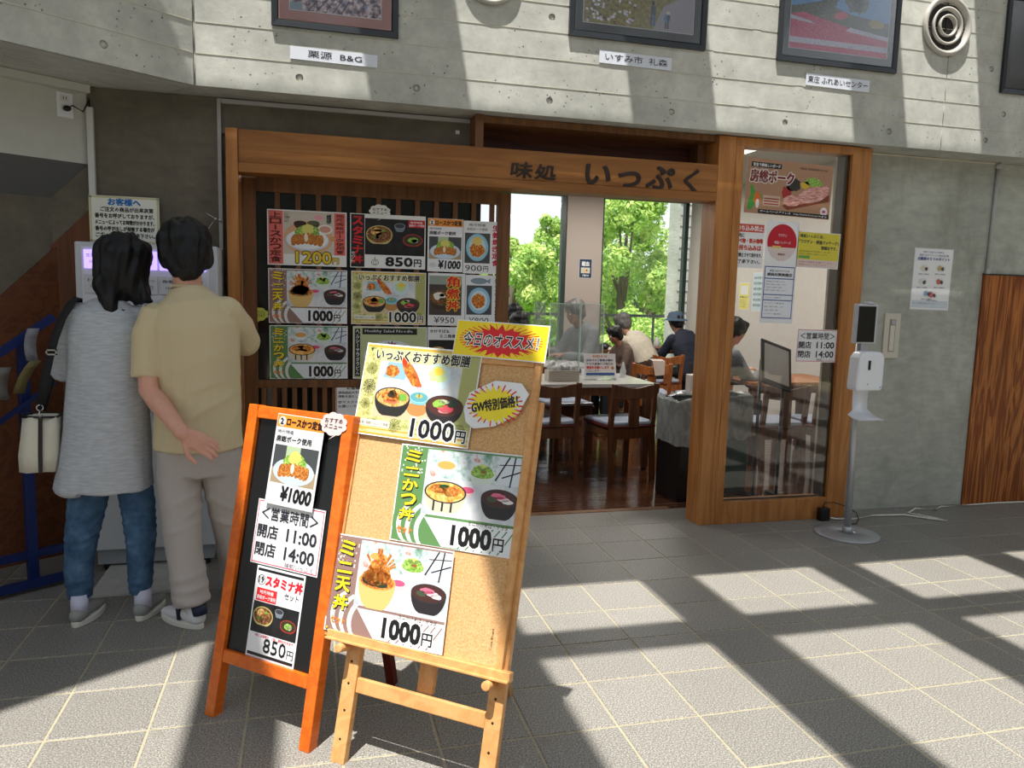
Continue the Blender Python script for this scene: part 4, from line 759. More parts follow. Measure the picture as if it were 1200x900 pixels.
wall_label('東庄 ふれあいセンター', 3.087, 2.731, .445, .07, 'paper caption strip under the pink flower field photograph', R(-.8), .03, .97)
def pipe_vent(x, z, r, label):
    t = thing('pipe_vent', label, 'vent', M=PU @ Matrix.Translation((x, z, 0)), group='round pipe vents in the upper wall')
    WP = mat('weathered_white_metal', (186, 182, 174), .5, var=.12, vscale=9)
    obj('outer_ring', MB().lathe([(r * .80, .0), (r * .98, .0), (r * 1.02, .012), (r, .026), (r * .94, .032), (r * .88, .028), (r * .80, .008), (r * .80, .0)], n=40), WP, t)
    obj('back_plate', MB().lathe([(.001, .002), (r * .82, .002)], n=40), mat('vent_dark_interior', (52, 48, 44), .8), t)
    for q, h in ((.60, .026), (.34, .03)): obj('inner_ring', MB().lathe([(r * q * .88, .004), (r * (q + .03), .004), (r * (q + .04), h * .9), (r * q, h), (r * q * .93, h * .9), (r * q * .88, .004)], n=36), WP, t)
    obj('strut', MB().box(-r * .8, -.004, .003, r * .8, .004, .008).box(-.004, -r * .8, .003, .004, r * .8, .008), MT['vent_dark_interior'], t)
pipe_vent(3.832, 3.135, .175, 'round white louvred pipe vent beside the pink field photograph'); pipe_vent(.932, 3.085, .155, 'round white pipe vent cut by the top of the view, between the first two photographs')

# ============================================================ WALL FITTINGS
CON = mat('grey_conduit', (176, 176, 176), .45)
cd = thing('wall_conduit', 'white surface conduit framing the wall around the sign beam', 'conduit')
obj('duct', MB().box(-.456, 4.384, .02, -.436, 4.3995, 2.385), CON, cd, bevel=.003); obj('duct', MB().box(-.436, 4.384, 2.362, .88, 4.3995, 2.385), CON, cd, bevel=.003)
cd = thing('wall_conduit', 'grey surface conduit running down to the plywood panel', 'conduit')
obj('pipe', MB().cyl((4.558, 4.388, 2.37), (4.548, 4.388, 1.665), .0115, n=14), CON, cd); obj('fitting', MB().box(4.533, 4.372, 1.64, 4.565, 4.399, 1.672), CON, cd, bevel=.004); obj('fitting', MB().cyl((4.558, 4.388, 2.389), (4.558, 4.388, 2.35), .018, n=14), CON, cd)
cd = thing('wall_conduit', 'short white cable duct below the power outlet, behind the two customers', 'conduit')
obj('duct', MB().box(-1.066, 4.37, .9, -1.036, 4.3995, 2.288), mat('white_duct', (206, 206, 204), .45), cd, bevel=.002)
t = thing('power_outlet', 'white double power outlet on the white stair box with a black plug', 'outlet', M=ST @ Matrix.Translation((-.105, 2.285, .0)))
obj('plate', MB().box(-.035, -.065, 0, .04, .055, .010), WPLAS, t, bevel=.003)
obj('socket', MB().box(-.018, .012, .0095, .022, .042, .012), mat('socket_face', (222, 222, 218), .4), t); obj('socket', MB().box(-.018, -.035, .0095, .022, -.005, .012), MT['socket_face'], t)
obj('slot', MB().box(-.006, .020, .0118, -.003, .034, .0125).box(.006, .020, .0118, .009, .034, .0125), BLACK, t)
pg = thing('plug_lead', 'black plug and cord looping from the outlet down into the white duct', 'cord')
q0 = ST @ Vector((-.10, 2.262, .025)); obj('plug', MB().ball(q0, (.020, .012, .014)), BPLAS, pg)
q1 = Vector((-1.052, 4.385, 2.28)); obj('cable', MB().tube([q0, q0 + Vector((.03, -.02, .012)), q0 + Vector((.07, .0, -.01)), (q0 + q1) / 2 + Vector((.05, -.04, .02)), q1 + Vector((0, -.01, .05)), q1], .004, 8), BPLAS, pg)
a = Art(325, 232); a.border(2, 9, (206, 200, 150), 1); a.T('お客様へ', 88, 186, 150, 34, (20, 110, 190), 5, .06)
for k, s in enumerate(['ご注文の商品が出来次第', '番号をお呼びしておりますが、', 'メニューによってお時間がかかります。', '番号の呼び出しが前後する場合が', 'ございますのでご了承下さい。']): a.T(s, 26 if k != 0 else 52, 154 - k * 32, 275 if k else 245, 23, B_, 5, .04)
sheet('customer_notice', a, 'framed notice to customers with a blue heading above the ticket machine', 'notice', M=plane_y(4.36) @ Matrix.Translation((-.902, 1.742, 0)), paper=(232, 232, 222), thick=.006)
t = thing('door_handle_plate', 'off-white recessed wall plate right of the glass panel', 'wall plate', M=plane_y(4.40) @ Matrix.Translation((3.808, 1.202, 0)))
obj('plate', MB().box(-.063, -.152, 0, .063, .152, .012), mat('ivory_plate', (206, 200, 186), .4), t, bevel=.002); obj('slot_frame', MB().box(-.024, -.108, .012, .024, .112, .015), mat('slot_grey', (156, 150, 140), .4), t); obj('slot', MB().box(-.017, -.10, .0145, .017, .07, .0165), mat('ivory_inner', (214, 208, 196), .4), t); obj('latch', MB().box(-.014, .078, .0145, .014, .106, .020), STEEL, t)
a = Art(318, 416); a.border(2, 2, (176, 180, 186), 1); a.T('職場での新型コロナ感染防止', 70, 384, 170, 12, (60, 100, 150), 5, 0); a.T('新型コロナウイルス感染症対策', 40, 362, 240, 14, (60, 100, 150), 5, .01); a.T('出勤前の５つのポイント', 30, 334, 260, 22, (40, 70, 150), 5, .04)
for x, y, c in ((90, 280, (220, 206, 180)), (224, 284, (206, 176, 120)), (84, 190, (220, 220, 216)), (224, 194, (206, 110, 90)), (130, 112, (130, 170, 206)), (176, 104, (216, 100, 110))):
    a.ell(x, y, 38, 26, (226, 228, 228), 1); a.ell(x - 10, y, 18, 18, c, 1.4, wob=.15); a.ell(x + 16, y - 4, 13, 13, (90, 80, 76), 1.5, wob=.2); a.T('換気と消毒を', x - 44, y - 44, 88, 10, (70, 70, 80), 4, 0)
a.rect(10, 14, 298, 50, (206, 216, 224), 1); a.T('みんなで感染を防ぎましょう', 20, 40, 180, 10, (80, 90, 110), 4, 0)
sheet('hygiene_poster', a, 'white hygiene poster with small pictograms on the concrete wall right of the glass', 'poster', M=plane_y(4.399) @ Matrix.Translation((4.102, 1.589, 0)) @ Matrix.Rotation(R(-.5), 4, 'Z'))

# ============================================================ NOTICES ON THE FIXED GLASS
PG = plane_y(4.2722)
def onG(x, z, rot=0): return PG @ Matrix.Translation((x * .9935, 1.43 + (z - 1.43) * .9935, 0)) @ Matrix.Rotation(rot, 4, 'Z')
GG = 'notices taped to the fixed glass panel'
a = Art(602, 328); a.rect(0, 0, 602, 328, (176, 134, 104), 0); a.rect(28, 276, 208, 30, (20, 18, 18), 1); a.T('安全で美味しいポーク', 40, 281, 186, 20, W_, 5, .03); a.T('房総ポーク', 26, 190, 300, 72, (120, 30, 26), 6, .06, out=(240, 232, 226), ow=.06)
a.P([(30, 160), (44, 172), (70, 130), (110, 120), (118, 96), (76, 72), (50, 20), (22, 26), (24, 80), (40, 110)], (70, 156, 60), 1); a.ell(84, 92, 26, 34, (226, 110, 50), 1.4, wob=.15); a.ell(88, 60, 12, 28, (226, 220, 214), 1.5)
a.rect(126, 52, 118, 62, (206, 176, 156), 1); [a.rect(132, 60 + k * 16, 104, 7, (150, 60, 50), 2) for k in range(3)]
a.P([(260, 60), (300, 36), (590, 110), (590, 150), (300, 80)], (130, 60, 36), 1.2); a.ell(330, 96, 66, 34, 'food_pork', 1.8, rot=.1); a.ell(470, 140, 110, 46, 'food_pork', 1.7, rot=.3, wob=.06)
for k in range(7): a.ell(404 + 26 * k, 118 + 9 * k, 20, 40, 'food_pork', 2 + .1 * k, rot=-.3)
a.ell(330, 190, 52, 40, (50, 44, 40), 1.4, wob=.15); a.ell(470, 216, 60, 30, 'food_salad', 1.5, wob=.2); a.ell(410, 196, 36, 22, (220, 180, 60), 1.5, wob=.2); a.ell(285, 140, 34, 40, (170, 40, 40), 1.4, wob=.15)
a.ell(560, 46, 26, 26, (238, 226, 230), 3); a.ell(560, 46, 13, 9, (196, 80, 130), 3.4); a.T('千葉県産・銘柄豚使用店  食べる肉', 360, 288, 200, 14, (60, 40, 30), 4, .01); a.rect(98, 4, 500, 24, (20, 18, 18), 3); a.T('ホームページアドレス   http://www.boso-pork.gr.jp', 110, 9, 476, 15, W_, 5, .02)
sheet('pork_poster', a, 'brown pork poster with sliced meat at the top of the glass panel', 'poster', M=onG(2.885, 2.108, R(-1.6)), group=GG)
a = Art(206, 270); a.rect(4, 216, 196, 48, (214, 74, 50), 1); a.T('持ち込み禁止', 10, 224, 184, 32, W_, 5, .03); a.T('店内に', 8, 184, 60, 24, B_, 5, .04); a.T('食べ物・飲み物等', 8, 150, 190, 28, (206, 60, 40), 5, .05); a.T('の持ち込みは', 8, 106, 180, 32, (206, 60, 40), 5, .05); a.T('一切禁止させて頂きます。', 6, 66, 190, 24, B_, 5, .03); a.T('ご了承下さい。', 6, 26, 180, 24, B_, 5, .03)
sheet('notice_sheet', a, 'white no-bringing-in notice with an orange heading at the left edge of the glass', 'notice', M=onG(2.628, 1.752, R(-.5)), group=GG)
a = Art(234, 630); a.ell(117, 500, 104, 112, (196, 20, 44), 1, n=40); a.P([(16, 470), (218, 470), (200, 430), (160, 396), (117, 388), (74, 396), (34, 430)], (226, 210, 206), 1.4); a.rect(50, 462, 60, 16, (230, 200, 110), 2); a.T('ワクチン', 88, 534, 60, 18, (240, 220, 224), 5, .02); a.T('検査パッケージ', 62, 490, 116, 18, (240, 220, 224), 5, .02); a.T('登録店', 92, 420, 50, 14, (120, 60, 60), 5, .02)
a.rect(10, 30, 214, 322, (60, 84, 150), 1); a.rect(16, 280, 202, 66, (236, 238, 244), 1.3); a.rect(16, 180, 202, 94, (236, 238, 244), 1.3); a.rect(16, 146, 202, 28, (236, 238, 244), 1.3); a.rect(16, 36, 202, 104, (236, 238, 244), 1.3)
a.T('新型コロナウイルス', 46, 318, 140, 14, B_, 5, .02); a.T('感染対策実施店', 30, 292, 176, 20, B_, 5, .04); a.rows(24, 254, 170, 4, 18, 9, seed=4); a.rows(24, 154, 150, 1, 18, 9, seed=5); a.rows(24, 120, 150, 4, 22, 9, seed=6)
sheet('certificate_sheet', a, 'tall white sheet with a red disc and blue tables hanging on the glass', 'notice', M=onG(2.857, 1.594, R(-.8)), group=GG)
a = Art(306, 222); a.rect(4, 50, 298, 168, (222, 208, 70), 0); a.rect(4, 4, 298, 46, (226, 206, 200), 0); a.T('味処いっぷくは、', 14, 184, 170, 22, (40, 50, 60), 5, .03); a.T('「ワクチン・検査パッケージ」', 10, 148, 286, 24, (40, 50, 60), 5, .03); a.T('登録店です。', 170, 116, 116, 22, (40, 50, 60), 5, .03); a.rows(14, 96, 280, 2, 16, 10, (80, 80, 40), seed=8); a.rect(14, 56, 80, 18, (110, 170, 80), 1); a.rows(20, 30, 270, 2, 16, 10, (190, 60, 80), seed=9)
sheet('notice_sheet', a, 'yellow notice about the vaccine and test package on the right of the glass', 'notice', M=onG(3.125, 1.742, R(-1.4)), group=GG)
sheet('opening_hours_sign', art_hours(298, 210), 'white opening hours notice 11:00 to 14:00 on the lower right of the glass', 'sign', M=onG(3.165, 1.136, R(-1)), group=GG)

# ============================================================ SANITISER STAND
t = thing('sanitizer_stand', 'silver pole stand with thermometer screen and white hand sanitiser dispenser', 'sanitiser stand', (3.205, 3.93, 0))
obj('base_plate', MB().lathe([(.0, 0), (.19, 0), (.19, .006), (.185, .009), (.03, .012), (.03, .0), ], n=48), STEEL, t); obj('collar', MB().cyl((0, 0, .01), (0, 0, .05), .034, .026, 24), STEEL, t)
obj('pole', MB().cyl((0, 0, .05), (-.02, 0, 1.18), .021, .019, 20), STEEL, t)
dp = obj('dispenser', MB().prism([(-.105, .905), (.075, .905), (.08, .94), (.08, 1.10), (.06, 1.135), (-.075, 1.135), (-.10, 1.10), (-.108, .94)], -.11, -.02, ax='y'), WPLAS, t, bevel=.014)
obj('sensor_window', MB().box(-.035, -.113, 1.03, -.02, -.109, 1.085), BPLAS, dp); obj('lamp', MB().box(.055, -.112, .925, .065, -.109, .93), mat('blue_lamp', (60, 110, 190), .3), dp); obj('lamp', MB().cyl((-.03, -.112, .945), (-.03, -.109, .945), .004, n=10), mat('grey_dot', (150, 150, 156), .3), dp)
mbt = MB(); pr = [(-.02, .90), (-.02, .84), (-.025, .78), (-.045, .755), (-.09, .74), (-.15, .735)]
for yy, q in ((0, 0),):
    V = []
    for (y_, z_) in pr:
        wdt = .05 if z_ > .76 else .07
        V += [(-wdt - (.03 if z_ < .76 else 0), y_, z_), (wdt, y_, z_)]
    V += [(x, y - .004, z + .004) for x, y, z in V]; n_ = len(pr)
    F = [(2 * i, 2 * i + 1, 2 * i + 3, 2 * i + 2) for i in range(n_ - 1)] + [(2 * n_ + 2 * i, 2 * n_ + 2 * i + 2, 2 * n_ + 2 * i + 3, 2 * n_ + 2 * i + 1) for i in range(n_ - 1)] + [(2 * i, 2 * i + 2, 2 * n_ + 2 * i + 2, 2 * n_ + 2 * i) for i in range(n_ - 1)] + [(2 * i + 1, 2 * n_ + 2 * i + 1, 2 * n_ + 2 * i + 3, 2 * i + 3) for i in range(n_ - 1)] + [(2 * n_ - 2, 2 * n_ - 1, 4 * n_ - 1, 4 * n_ - 2)]
    mbt.add(V, F, 0, True)
obj('drip_tray', mbt, WPLAS, t)
hd = obj('thermometer', MB().box(-.085, -.05, 1.18, .055, -.005, 1.415), mat('silver_housing', (196, 198, 202), .35), t, bevel=.006); obj('screen', MB().box(-.082, -.054, 1.19, .036, -.0505, 1.40), mat('black_screen', (12, 14, 18), .08), hd); obj('camera_knob', MB().cyl((.0, -.03, 1.415), (.0, -.03, 1.428), .03, .022, 20), MT['silver_housing'], hd); obj('neck', MB().box(-.03, -.03, 1.13, .02, -.005, 1.18), STEEL, t)
t = thing('power_adapter', 'black power adapter leaning on the frame beside the stand base', 'adapter', (3.245, 4.215, 0)); obj('block', MB().box(-.035, -.022, .0, .035, .022, .085), BPLAS, t, bevel=.004)
obj('cable', MB().tube([(-.01, 0, .084), (0, -.005, .12), (.06, -.02, .122), (.16, -.03, .09), (.2, -.06, .06), (.19, -.10, .03), (.16, -.12, .006), (.08, -.13, .006), (.0, -.22, .022)], .0035, 8), BPLAS, t)
o = obj('extension_cable', MB().tube([(3.29, 4.20, .02), (3.33, 4.195, .010), (3.46, 4.19, .008), (3.65, 4.23, .008), (3.874, 4.207, .008), (3.98, 4.10, .008), (4.06, 4.04, .008), (4.03, 4.10, .008), (3.93, 4.24, .008), (4.08, 4.335, .008), (4.2, 4.28, .008), (4.3, 4.345, .008), (4.55, 4.34, .008), (4.8, 4.355, .008), (5.3, 4.33, .008)], .0065, 8), mat('white_cable', (226, 222, 210), .5)); tag(o, 'white extension cable snaking along the foot of the concrete wall', 'cable')

tag(obj('wall_socket_cover', MB().box(.80, 4.392, 2.30, .822, 4.3995, 2.32), WPLAS), 'tiny white square cover on the dark wall above the sign beam', 'cover')
t = thing('wire_ornament', 'thin wire ornament with tiny white balls hanging from the conduit behind the man', 'ornament', (-.45, 4.37, 1.74)); obj('wire', MB().tube([(.01, .01, .01), (-.02, 0, .03), (-.07, -.01, .06)], .002, 6).tube([(-.02, 0, .03), (-.06, -.01, -.03)], .002, 6), CHROME, t)
for p_ in ((-.02, 0, .03), (-.06, -.01, -.035), (.0, 0, .025)): obj('ball', MB().ball(p_, .006, 8), WPLAS, t)
# ============================================================ TICKET MACHINE
t = thing('ticket_machine', 'grey-white meal ticket machine with lit purple buttons, in front of the two customers', 'ticket machine', (0, 0, 0))
MG = mat('machine_grey', (196, 200, 206), .4)
bd = obj('cabinet', MB().box(-1.045, 4.06, .11, -.455, 4.355, .90), MG, t, bevel=.006); obj('head', MB().box(-1.06, 4.05, .902, -.43, 4.355, 1.612), MG, t, bevel=.008)
obj('plinth', MB().box(-1.02, 4.09, .03, -.48, 4.33, .109), mat('machine_plinth', (150, 154, 160), .5), t)
for x in (-.98, -.52):
    for y in (4.12, 4.30): obj('foot', MB().cyl((x, y, 0), (x, y, .03), .02, n=12), RUB, t)
LIT = mat('lit_purple_button', (172, 150, 255), .4, emit=1.6); BT = mat('button_label', (206, 208, 214), .4)
names = ['生姜焼き', 'ロースかつ', 'スタミナ丼', 'カレー', 'いっぷく', 'おすすめ', 'ミニ天丼', 'ミニかつ', '角煮丼', 'かけそば', 'ざるそば', 'かき揚げ', 'うどん', 'ざるうどん', 'アジフライ', 'セット', 'ライス', '大盛り', 'コーヒー', 'ソフト']
panel = obj('button_panel', MB().box(-1.03, 4.044, 1.02, -.47, 4.05, 1.59), mat('panel_face', (214, 216, 222), .35), t)
ki = 0
for r_ in range(5):
    for c_ in range(5):
        x = -1.018 + c_ * .109; z = 1.488 - r_ * .115
        bt = obj('button', MB().box(x, 4.036, z, x + .098, 4.0439, z + .088), LIT if r_ == 0 else BT, panel, bevel=.002)
        ar = Art(98, 88); ar.T(names[ki % 20], 12, 54, 74, 16, (40, 30, 90) if r_ == 0 else B_, 0, .01); ar.T(str(random.choice([800, 850, 900, 1000])) + '円', 26, 24, 52, 16, (40, 30, 90) if r_ == 0 else B_, 0, .01); ar.rect(20, 3, 60, 10, (20, 20, 26), 0); ki += 1
        obj('button_print', ar.t, ar.tm, t, M=plane_y(4.0355) @ Matrix.Translation((x + .049, z + .044, 0)))
tag(obj('floor_board', MB().box(-.97, 3.72, .0, -.52, 4.30, .018), mat('scuffed_white_board', (190, 190, 184), .6, var=.1), bevel=.003), 'scuffed white board on the tiles under the front of the ticket machine', 'board')

# ============================================================ BROCHURE RACK
BR = basis(BA, UPV, BN, (-1.16, 4.06, 0))
t = thing('brochure_rack', 'blue steel brochure rack against the stair side at the far left', 'rack', M=BR)
obj('upright', MB().box(-.16, 0, -.02, -.115, 1.16, .015), BLUE, t, bevel=.003); obj('upright', MB().box(-1.1, 0, -.02, -1.06, .55, .015), BLUE, t, bevel=.003)
obj('base_bar', MB().box(-1.2, .02, .10, .04, .055, .135), BLUE, t); obj('base_bar', MB().box(-1.2, .12, -.02, .02, .155, .01), BLUE, t)
obj('sloping_rail', MB().bar((-1.1, .50, .05), (-.02, 1.26, .05), .035, .025, side=(0, 1, 0)), BLUE, t); obj('sloping_rail', MB().bar((-1.1, .2, .03), (-.02, .95, .03), .02, .02, side=(0, 1, 0)), BLUE, t)
rr = random.Random(5)
for k in range(9):
    x = -.62 + k * .062; z = .46 + (x + 1.1) * .62 - rr.uniform(0, .2)
    c1, cw = [((150, 150, 146), 'white'), ((96, 112, 104), 'sage green'), ((50, 58, 50), 'dark green'), ((180, 170, 140), 'buff'), ((80, 100, 130), 'slate blue'), ((150, 84, 60), 'rust'), ((120, 118, 112), 'grey'), ((120, 108, 60), 'mustard'), ((150, 152, 160), 'pale lilac')][k]
    mb = MB(); lean_ = rr.uniform(-.08, .1); V = []
    for i in range(5):
        f = i / 4; V += [(x + lean_ * f - .022 + .03 * f * f, z + .15 * f, .075 + .06 * f * f), (x + lean_ * f + .022 + .03 * f * f, z + .15 * f, .085 + .06 * f * f)]
    V += [(a_x, b_z, c_y - .004) for a_x, b_z, c_y in V]
    F = [(2 * i, 2 * i + 1, 2 * i + 3, 2 * i + 2) for i in range(4)] + [(10 + 2 * i, 12 + 2 * i, 13 + 2 * i, 11 + 2 * i) for i in range(4)] + [(8, 9, 19, 18), (0, 10, 11, 1)] + [(2 * i, 2 * i + 2, 12 + 2 * i, 10 + 2 * i) for i in range(4)] + [(2 * i + 1, 11 + 2 * i, 13 + 2 * i, 2 * i + 3) for i in range(4)]
    o = obj('brochure', mb.add(V, F, 0, True), mat('brochure_%d%d' % (c1[0], c1[2]), c1, .5, var=.15), M=BR.copy()); tag(o, cw + ' folded brochure standing in the blue rack at the far left', 'brochure', 'brochures in the blue rack')

# ============================================================ BODIES (fused lofts, remeshed to one continuous skin)
DG = bpy.context.evaluated_depsgraph_get
def fuse(mb, voxel=.012, smooth=4, fold=None, dec=0):
    """union of closed lofts -> one continuous surface"""
    me = mb.mesh('tmp'); o = bpy.data.objects.new('tmp', me); C.objects.link(o)
    r_ = o.modifiers.new('r', 'REMESH'); r_.mode = 'VOXEL'; r_.voxel_size = voxel
    s_ = o.modifiers.new('s', 'SMOOTH'); s_.factor = .5; s_.iterations = smooth
    bpy.context.view_layer.update(); out = bpy.data.meshes.new_from_object(o.evaluated_get(DG())); bpy.data.objects.remove(o); bpy.data.meshes.remove(me)
    if fold:
        nr = [v.normal.copy() for v in out.vertices]
        for v, n_ in zip(out.vertices, nr): v.co += n_ * fold(v.co, n_)
    for p_ in out.polygons: p_.use_smooth = True
    out.materials.clear(); return out
def folds(amp, sc, st=(1, 1, 1), seed=0, extra=None):
    def f(co, n_):
        q = Vector((co.x * st[0] * sc + seed, co.y * st[1] * sc, co.z * st[2] * sc)); v = noise.noise(q) + .5 * noise.noise(q * 2.1)
        v = 1 - abs(v) * 2.2; r_ = amp * (v - .4)
        return r_ + (extra(co, n_) if extra else 0)
    return f
def hand(mb, wrist, palm_dir, normal, size=1.0, curl=.5, thumb=1, mi=0, spread=.16):
    """palm and five separate bent fingers; normal = back of the hand"""
    d = Vector(palm_dir).normalized(); n_ = Vector(normal); n_ = (n_ - d * n_.dot(d)).normalized(); s_ = d.cross(n_)
    w = Vector(wrist); L = .085 * size
    mb.tube([w - d * .02, w + d * L * .35, w + d * L * .75, w + d * L], [(.026 * size, .018 * size), (.036 * size, .016 * size), (.040 * size, .015 * size), (.036 * size, .012 * size)], 10, mi, side=s_, rnd=True)
    for k, (off, ln, rr_) in enumerate(((-.029, .066, .0088), (-.010, .076, .0092), (.010, .072, .0088), (.028, .056, .0078))):
        p0 = w + d * L * .92 + s_ * off * size; a = d + s_ * off * spread * 20 * .3; a.normalize(); pts = [p0 - d * .012, p0]; ang = 0; p_ = p0
        for j, seg in enumerate((.45, .32, .25)):
            ang += curl * (.55 + .25 * j); dir_ = a * math.cos(ang) - n_ * math.sin(ang); p_ = p_ + dir_ * ln * seg * size; pts.append(p_)
        mb.tube(pts, [rr_ * size, rr_ * size, rr_ * .95 * size, rr_ * .88 * size, rr_ * .75 * size], 8, mi, rnd=True, side=s_)
    t0 = w + d * L * .25 - s_ * .028 * size * thumb; td = (d * .6 - s_ * .75 * thumb - n_ * .25).normalized()
    mb.tube([t0, t0 + td * .028 * size, t0 + td * .05 * size + d * .01, t0 + td * .06 * size + d * .032 * size], [.013 * size, .0115 * size, .010 * size, .008 * size], 8, mi, rnd=True, side=n_)
def head_mb(mb, c, fwd, s=1.0, upv=(0, 0, 1)):
    """skull, jaw, nose, ears, lips; c = centre of the head"""
    f = Vector(fwd).normalized(); u = Vector(upv); u = (u - f * u.dot(f)).normalized(); r_ = f.cross(u); c = Vector(c)
    def E(o, rad, n=14):
        b = MB().ball((0, 0, 0), 1, n); V = [c + r_ * (o[0] + v[0] * rad[0]) * s + f * (o[1] + v[1] * rad[1]) * s + u * (o[2] + v[2] * rad[2]) * s for v in b.v]; mb.add(V, b.f, 0, True)
    E((0, -.008, .025), (.074, .092, .085), 18); E((0, .028, -.035), (.056, .062, .068)); E((0, .062, -.078), (.026, .024, .022)); E((0, .094, -.018), (.012, .016, .02)); E((0, .084, .006), (.008, .014, .03)); E((0, .084, -.052), (.022, .009, .006)); E((0, .08, .032), (.05, .012, .01))
    for k in (-1, 1): E((k * .078, -.005, -.012), (.009, .017, .03), 10); E((k * .034, .06, -.02), (.022, .02, .022))
    return f, u, r_
def eyes(c, fwd, s, parent, world=True):
    f = Vector(fwd).normalized(); u = Vector((0, 0, 1)); u = (u - f * u.dot(f)).normalized(); r_ = f.cross(u); c = Vector(c)
    for k in (-1, 1):
        obj('eye', MB().ball(c + (r_ * k * .030 + f * .083 + u * .010) * s, .0105 * s, 10), mat('eye_white', (220, 216, 210), .2), parent, world=world)
        obj('pupil', MB().ball(c + (r_ * k * .030 + f * .0915 + u * .010) * s, .0045 * s, 8), BLACK, parent, world=world)

# ---- the man in the beige T-shirt, seen from behind, left hand resting behind his back
man = thing('person', 'person in beige T-shirt and grey trousers with one hand behind the back', 'person', (-.45, 3.42, 0))
mb = MB(); hc = Vector((-.492, 3.445, 1.553)); hf = Vector((-.22, 1, -.22)).normalized()
head_mb(mb, hc, hf, 1.06)
mb.tube([(-.478, 3.42, 1.36), (-.482, 3.425, 1.43), (-.488, 3.44, 1.52)], [.062, .056, .058], 14, rnd=True)
mb.tube([(-.455, 3.43, .75), (-.455, 3.43, .95), (-.46, 3.42, 1.15), (-.468, 3.415, 1.30), (-.475, 3.415, 1.37)], [(.145, .10), (.135, .095), (.15, .10), (.15, .09), (.07, .06)], 16, rnd=True)
elbL = Vector((-.622, 3.33, 1.0)); wrL = Vector((-.478, 3.205, .842))
mb.tube([(-.60, 3.40, 1.27), (-.632, 3.37, 1.15), elbL, elbL + (wrL - elbL) * .3, elbL + (wrL - elbL) * .7, wrL], [.034, .038, .040, .041, .033, .026], 12, rnd=True)
hand(mb, wrL, Vector((.78, -.02, -.44)), Vector((0, 1, 0)), 1.04, .34, thumb=1, spread=.24)
elbR = Vector((-.27, 3.64, 1.16)); wrR = Vector((-.46, 3.84, 1.33))
mb.tube([(-.315, 3.42, 1.32), (-.285, 3.53, 1.23), elbR, (elbR + wrR) / 2, wrR], [.040, .038, .036, .034, .027], 12, rnd=True)
hand(mb, wrR, Vector((-.35, .6, .35)), Vector((.2, -.5, .9)), 1.0, .5, thumb=-1)
for hx, kx, ax, ay in ((-.535, -.525, -.487, 3.36), (-.37, -.335, -.335, 3.60)):
    mb.tube([(hx, 3.43, .84), (kx, 3.40 + (ay - 3.36) * .5, .45), (ax, ay, .10), (ax, ay, .06)], [.085, .058, .042, .042], 12, rnd=True)
obj('body', fuse(mb, .0046, 2), SKIN, man, world=True); eyes(hc, hf, 1.06, man)
# hair cap
def hair_cap(c, fwd, s, drop, back, extra=None, seed=0, vox=.007, spike=.006):
    mb = MB(); f = Vector(fwd).normalized(); u = (Vector((0, 0, 1)) - f * f.z).normalized(); r_ = f.cross(u); c = Vector(c)
    def E(o, rad, n=16):
        b = MB().ball((0, 0, 0), 1, n); mb.add([c + r_ * (o[0] + v[0] * rad[0]) * s + f * (o[1] + v[1] * rad[1]) * s + u * (o[2] + v[2] * rad[2]) * s for v in b.v], b.f, 0, True)
    E((0, -.018, .040), (.092, .104, .082), 20); E((0, -.045, -.012), (.074, .066, back)); E((0, .045, .085), (.07, .045, .035))
    for k in (-1, 1): E((k * .068, -.022, .0), (.022, .05, drop))
    if extra: extra(mb, c, f, u, r_)
    def fl_(co, n_): 
        q = (co - c); return spike * noise.noise(Vector((q.dot(r_) * 38 + seed, q.dot(f) * 38, q.dot(u) * 7))) * 1.6
    return fuse(mb, vox, 2, fl_)
obj('hair', hair_cap(hc, hf, 1.15, .060, .098, spike=.010), HAIR, man, world=True)
# shirt
mb = MB()
mb.tube([(-.452, 3.42, .745), (-.452, 3.42, .85), (-.452, 3.42, 1.0), (-.455, 3.41, 1.15), (-.46, 3.405, 1.26), (-.468, 3.41, 1.345), (-.476, 3.42, 1.385), (-.480, 3.424, 1.412)], [(.178, .138), (.172, .135), (.170, .130), (.176, .130), (.178, .12), (.142, .095), (.090, .072), (.066, .060)], 22, rnd=False)
mb.tube([(-.60, 3.405, 1.315), (-.632, 3.385, 1.22), (-.634, 3.362, 1.05)], [(.055, .062), (.058, .066), (.060, .064)], 14)
mb.tube([(-.335, 3.41, 1.32), (-.292, 3.50, 1.25), (-.272, 3.58, 1.18)], [(.064, .066), (.066, .068), (.064, .066)], 14, rnd=True)
mb.tube([(-.60, 3.405, 1.30), (-.47, 3.41, 1.345), (-.335, 3.41, 1.31)], [.052, .06, .056], 14, rnd=True)
def shirt_fold(co, n_):
    v = 0
    for k, (x, z, a, w, am) in enumerate(((-.42, 1.12, .5, .045, .006), (-.40, 1.02, .35, .04, .006), (-.45, .90, .8, .05, .005), (-.36, .95, .5, .045, .007), (-.52, .83, -.2, .05, .005), (-.33, .84, 1.1, .04, .008))):
        d = (co.x - x) * math.sin(a) - (co.z - z) * math.cos(a); l_ = (co.x - x) * math.cos(a) + (co.z - z) * math.sin(a)
        v += am * math.exp(-(d / .016) ** 2) * math.exp(-(l_ / (w * 2.4)) ** 2)
    return v
obj('shirt', fuse(mb, .007, 2, folds(.0035, 7, (1, 1, .7), 3, shirt_fold)), TEE, man, world=True)
obj('collar', MB().tube([(-.480 + .063 * math.cos(q), 3.424 + .057 * math.sin(q), 1.412 - .010 * math.sin(q)) for q in [2 * PI * k / 24 for k in range(25)]], .006, 8), TEE, man, world=True)
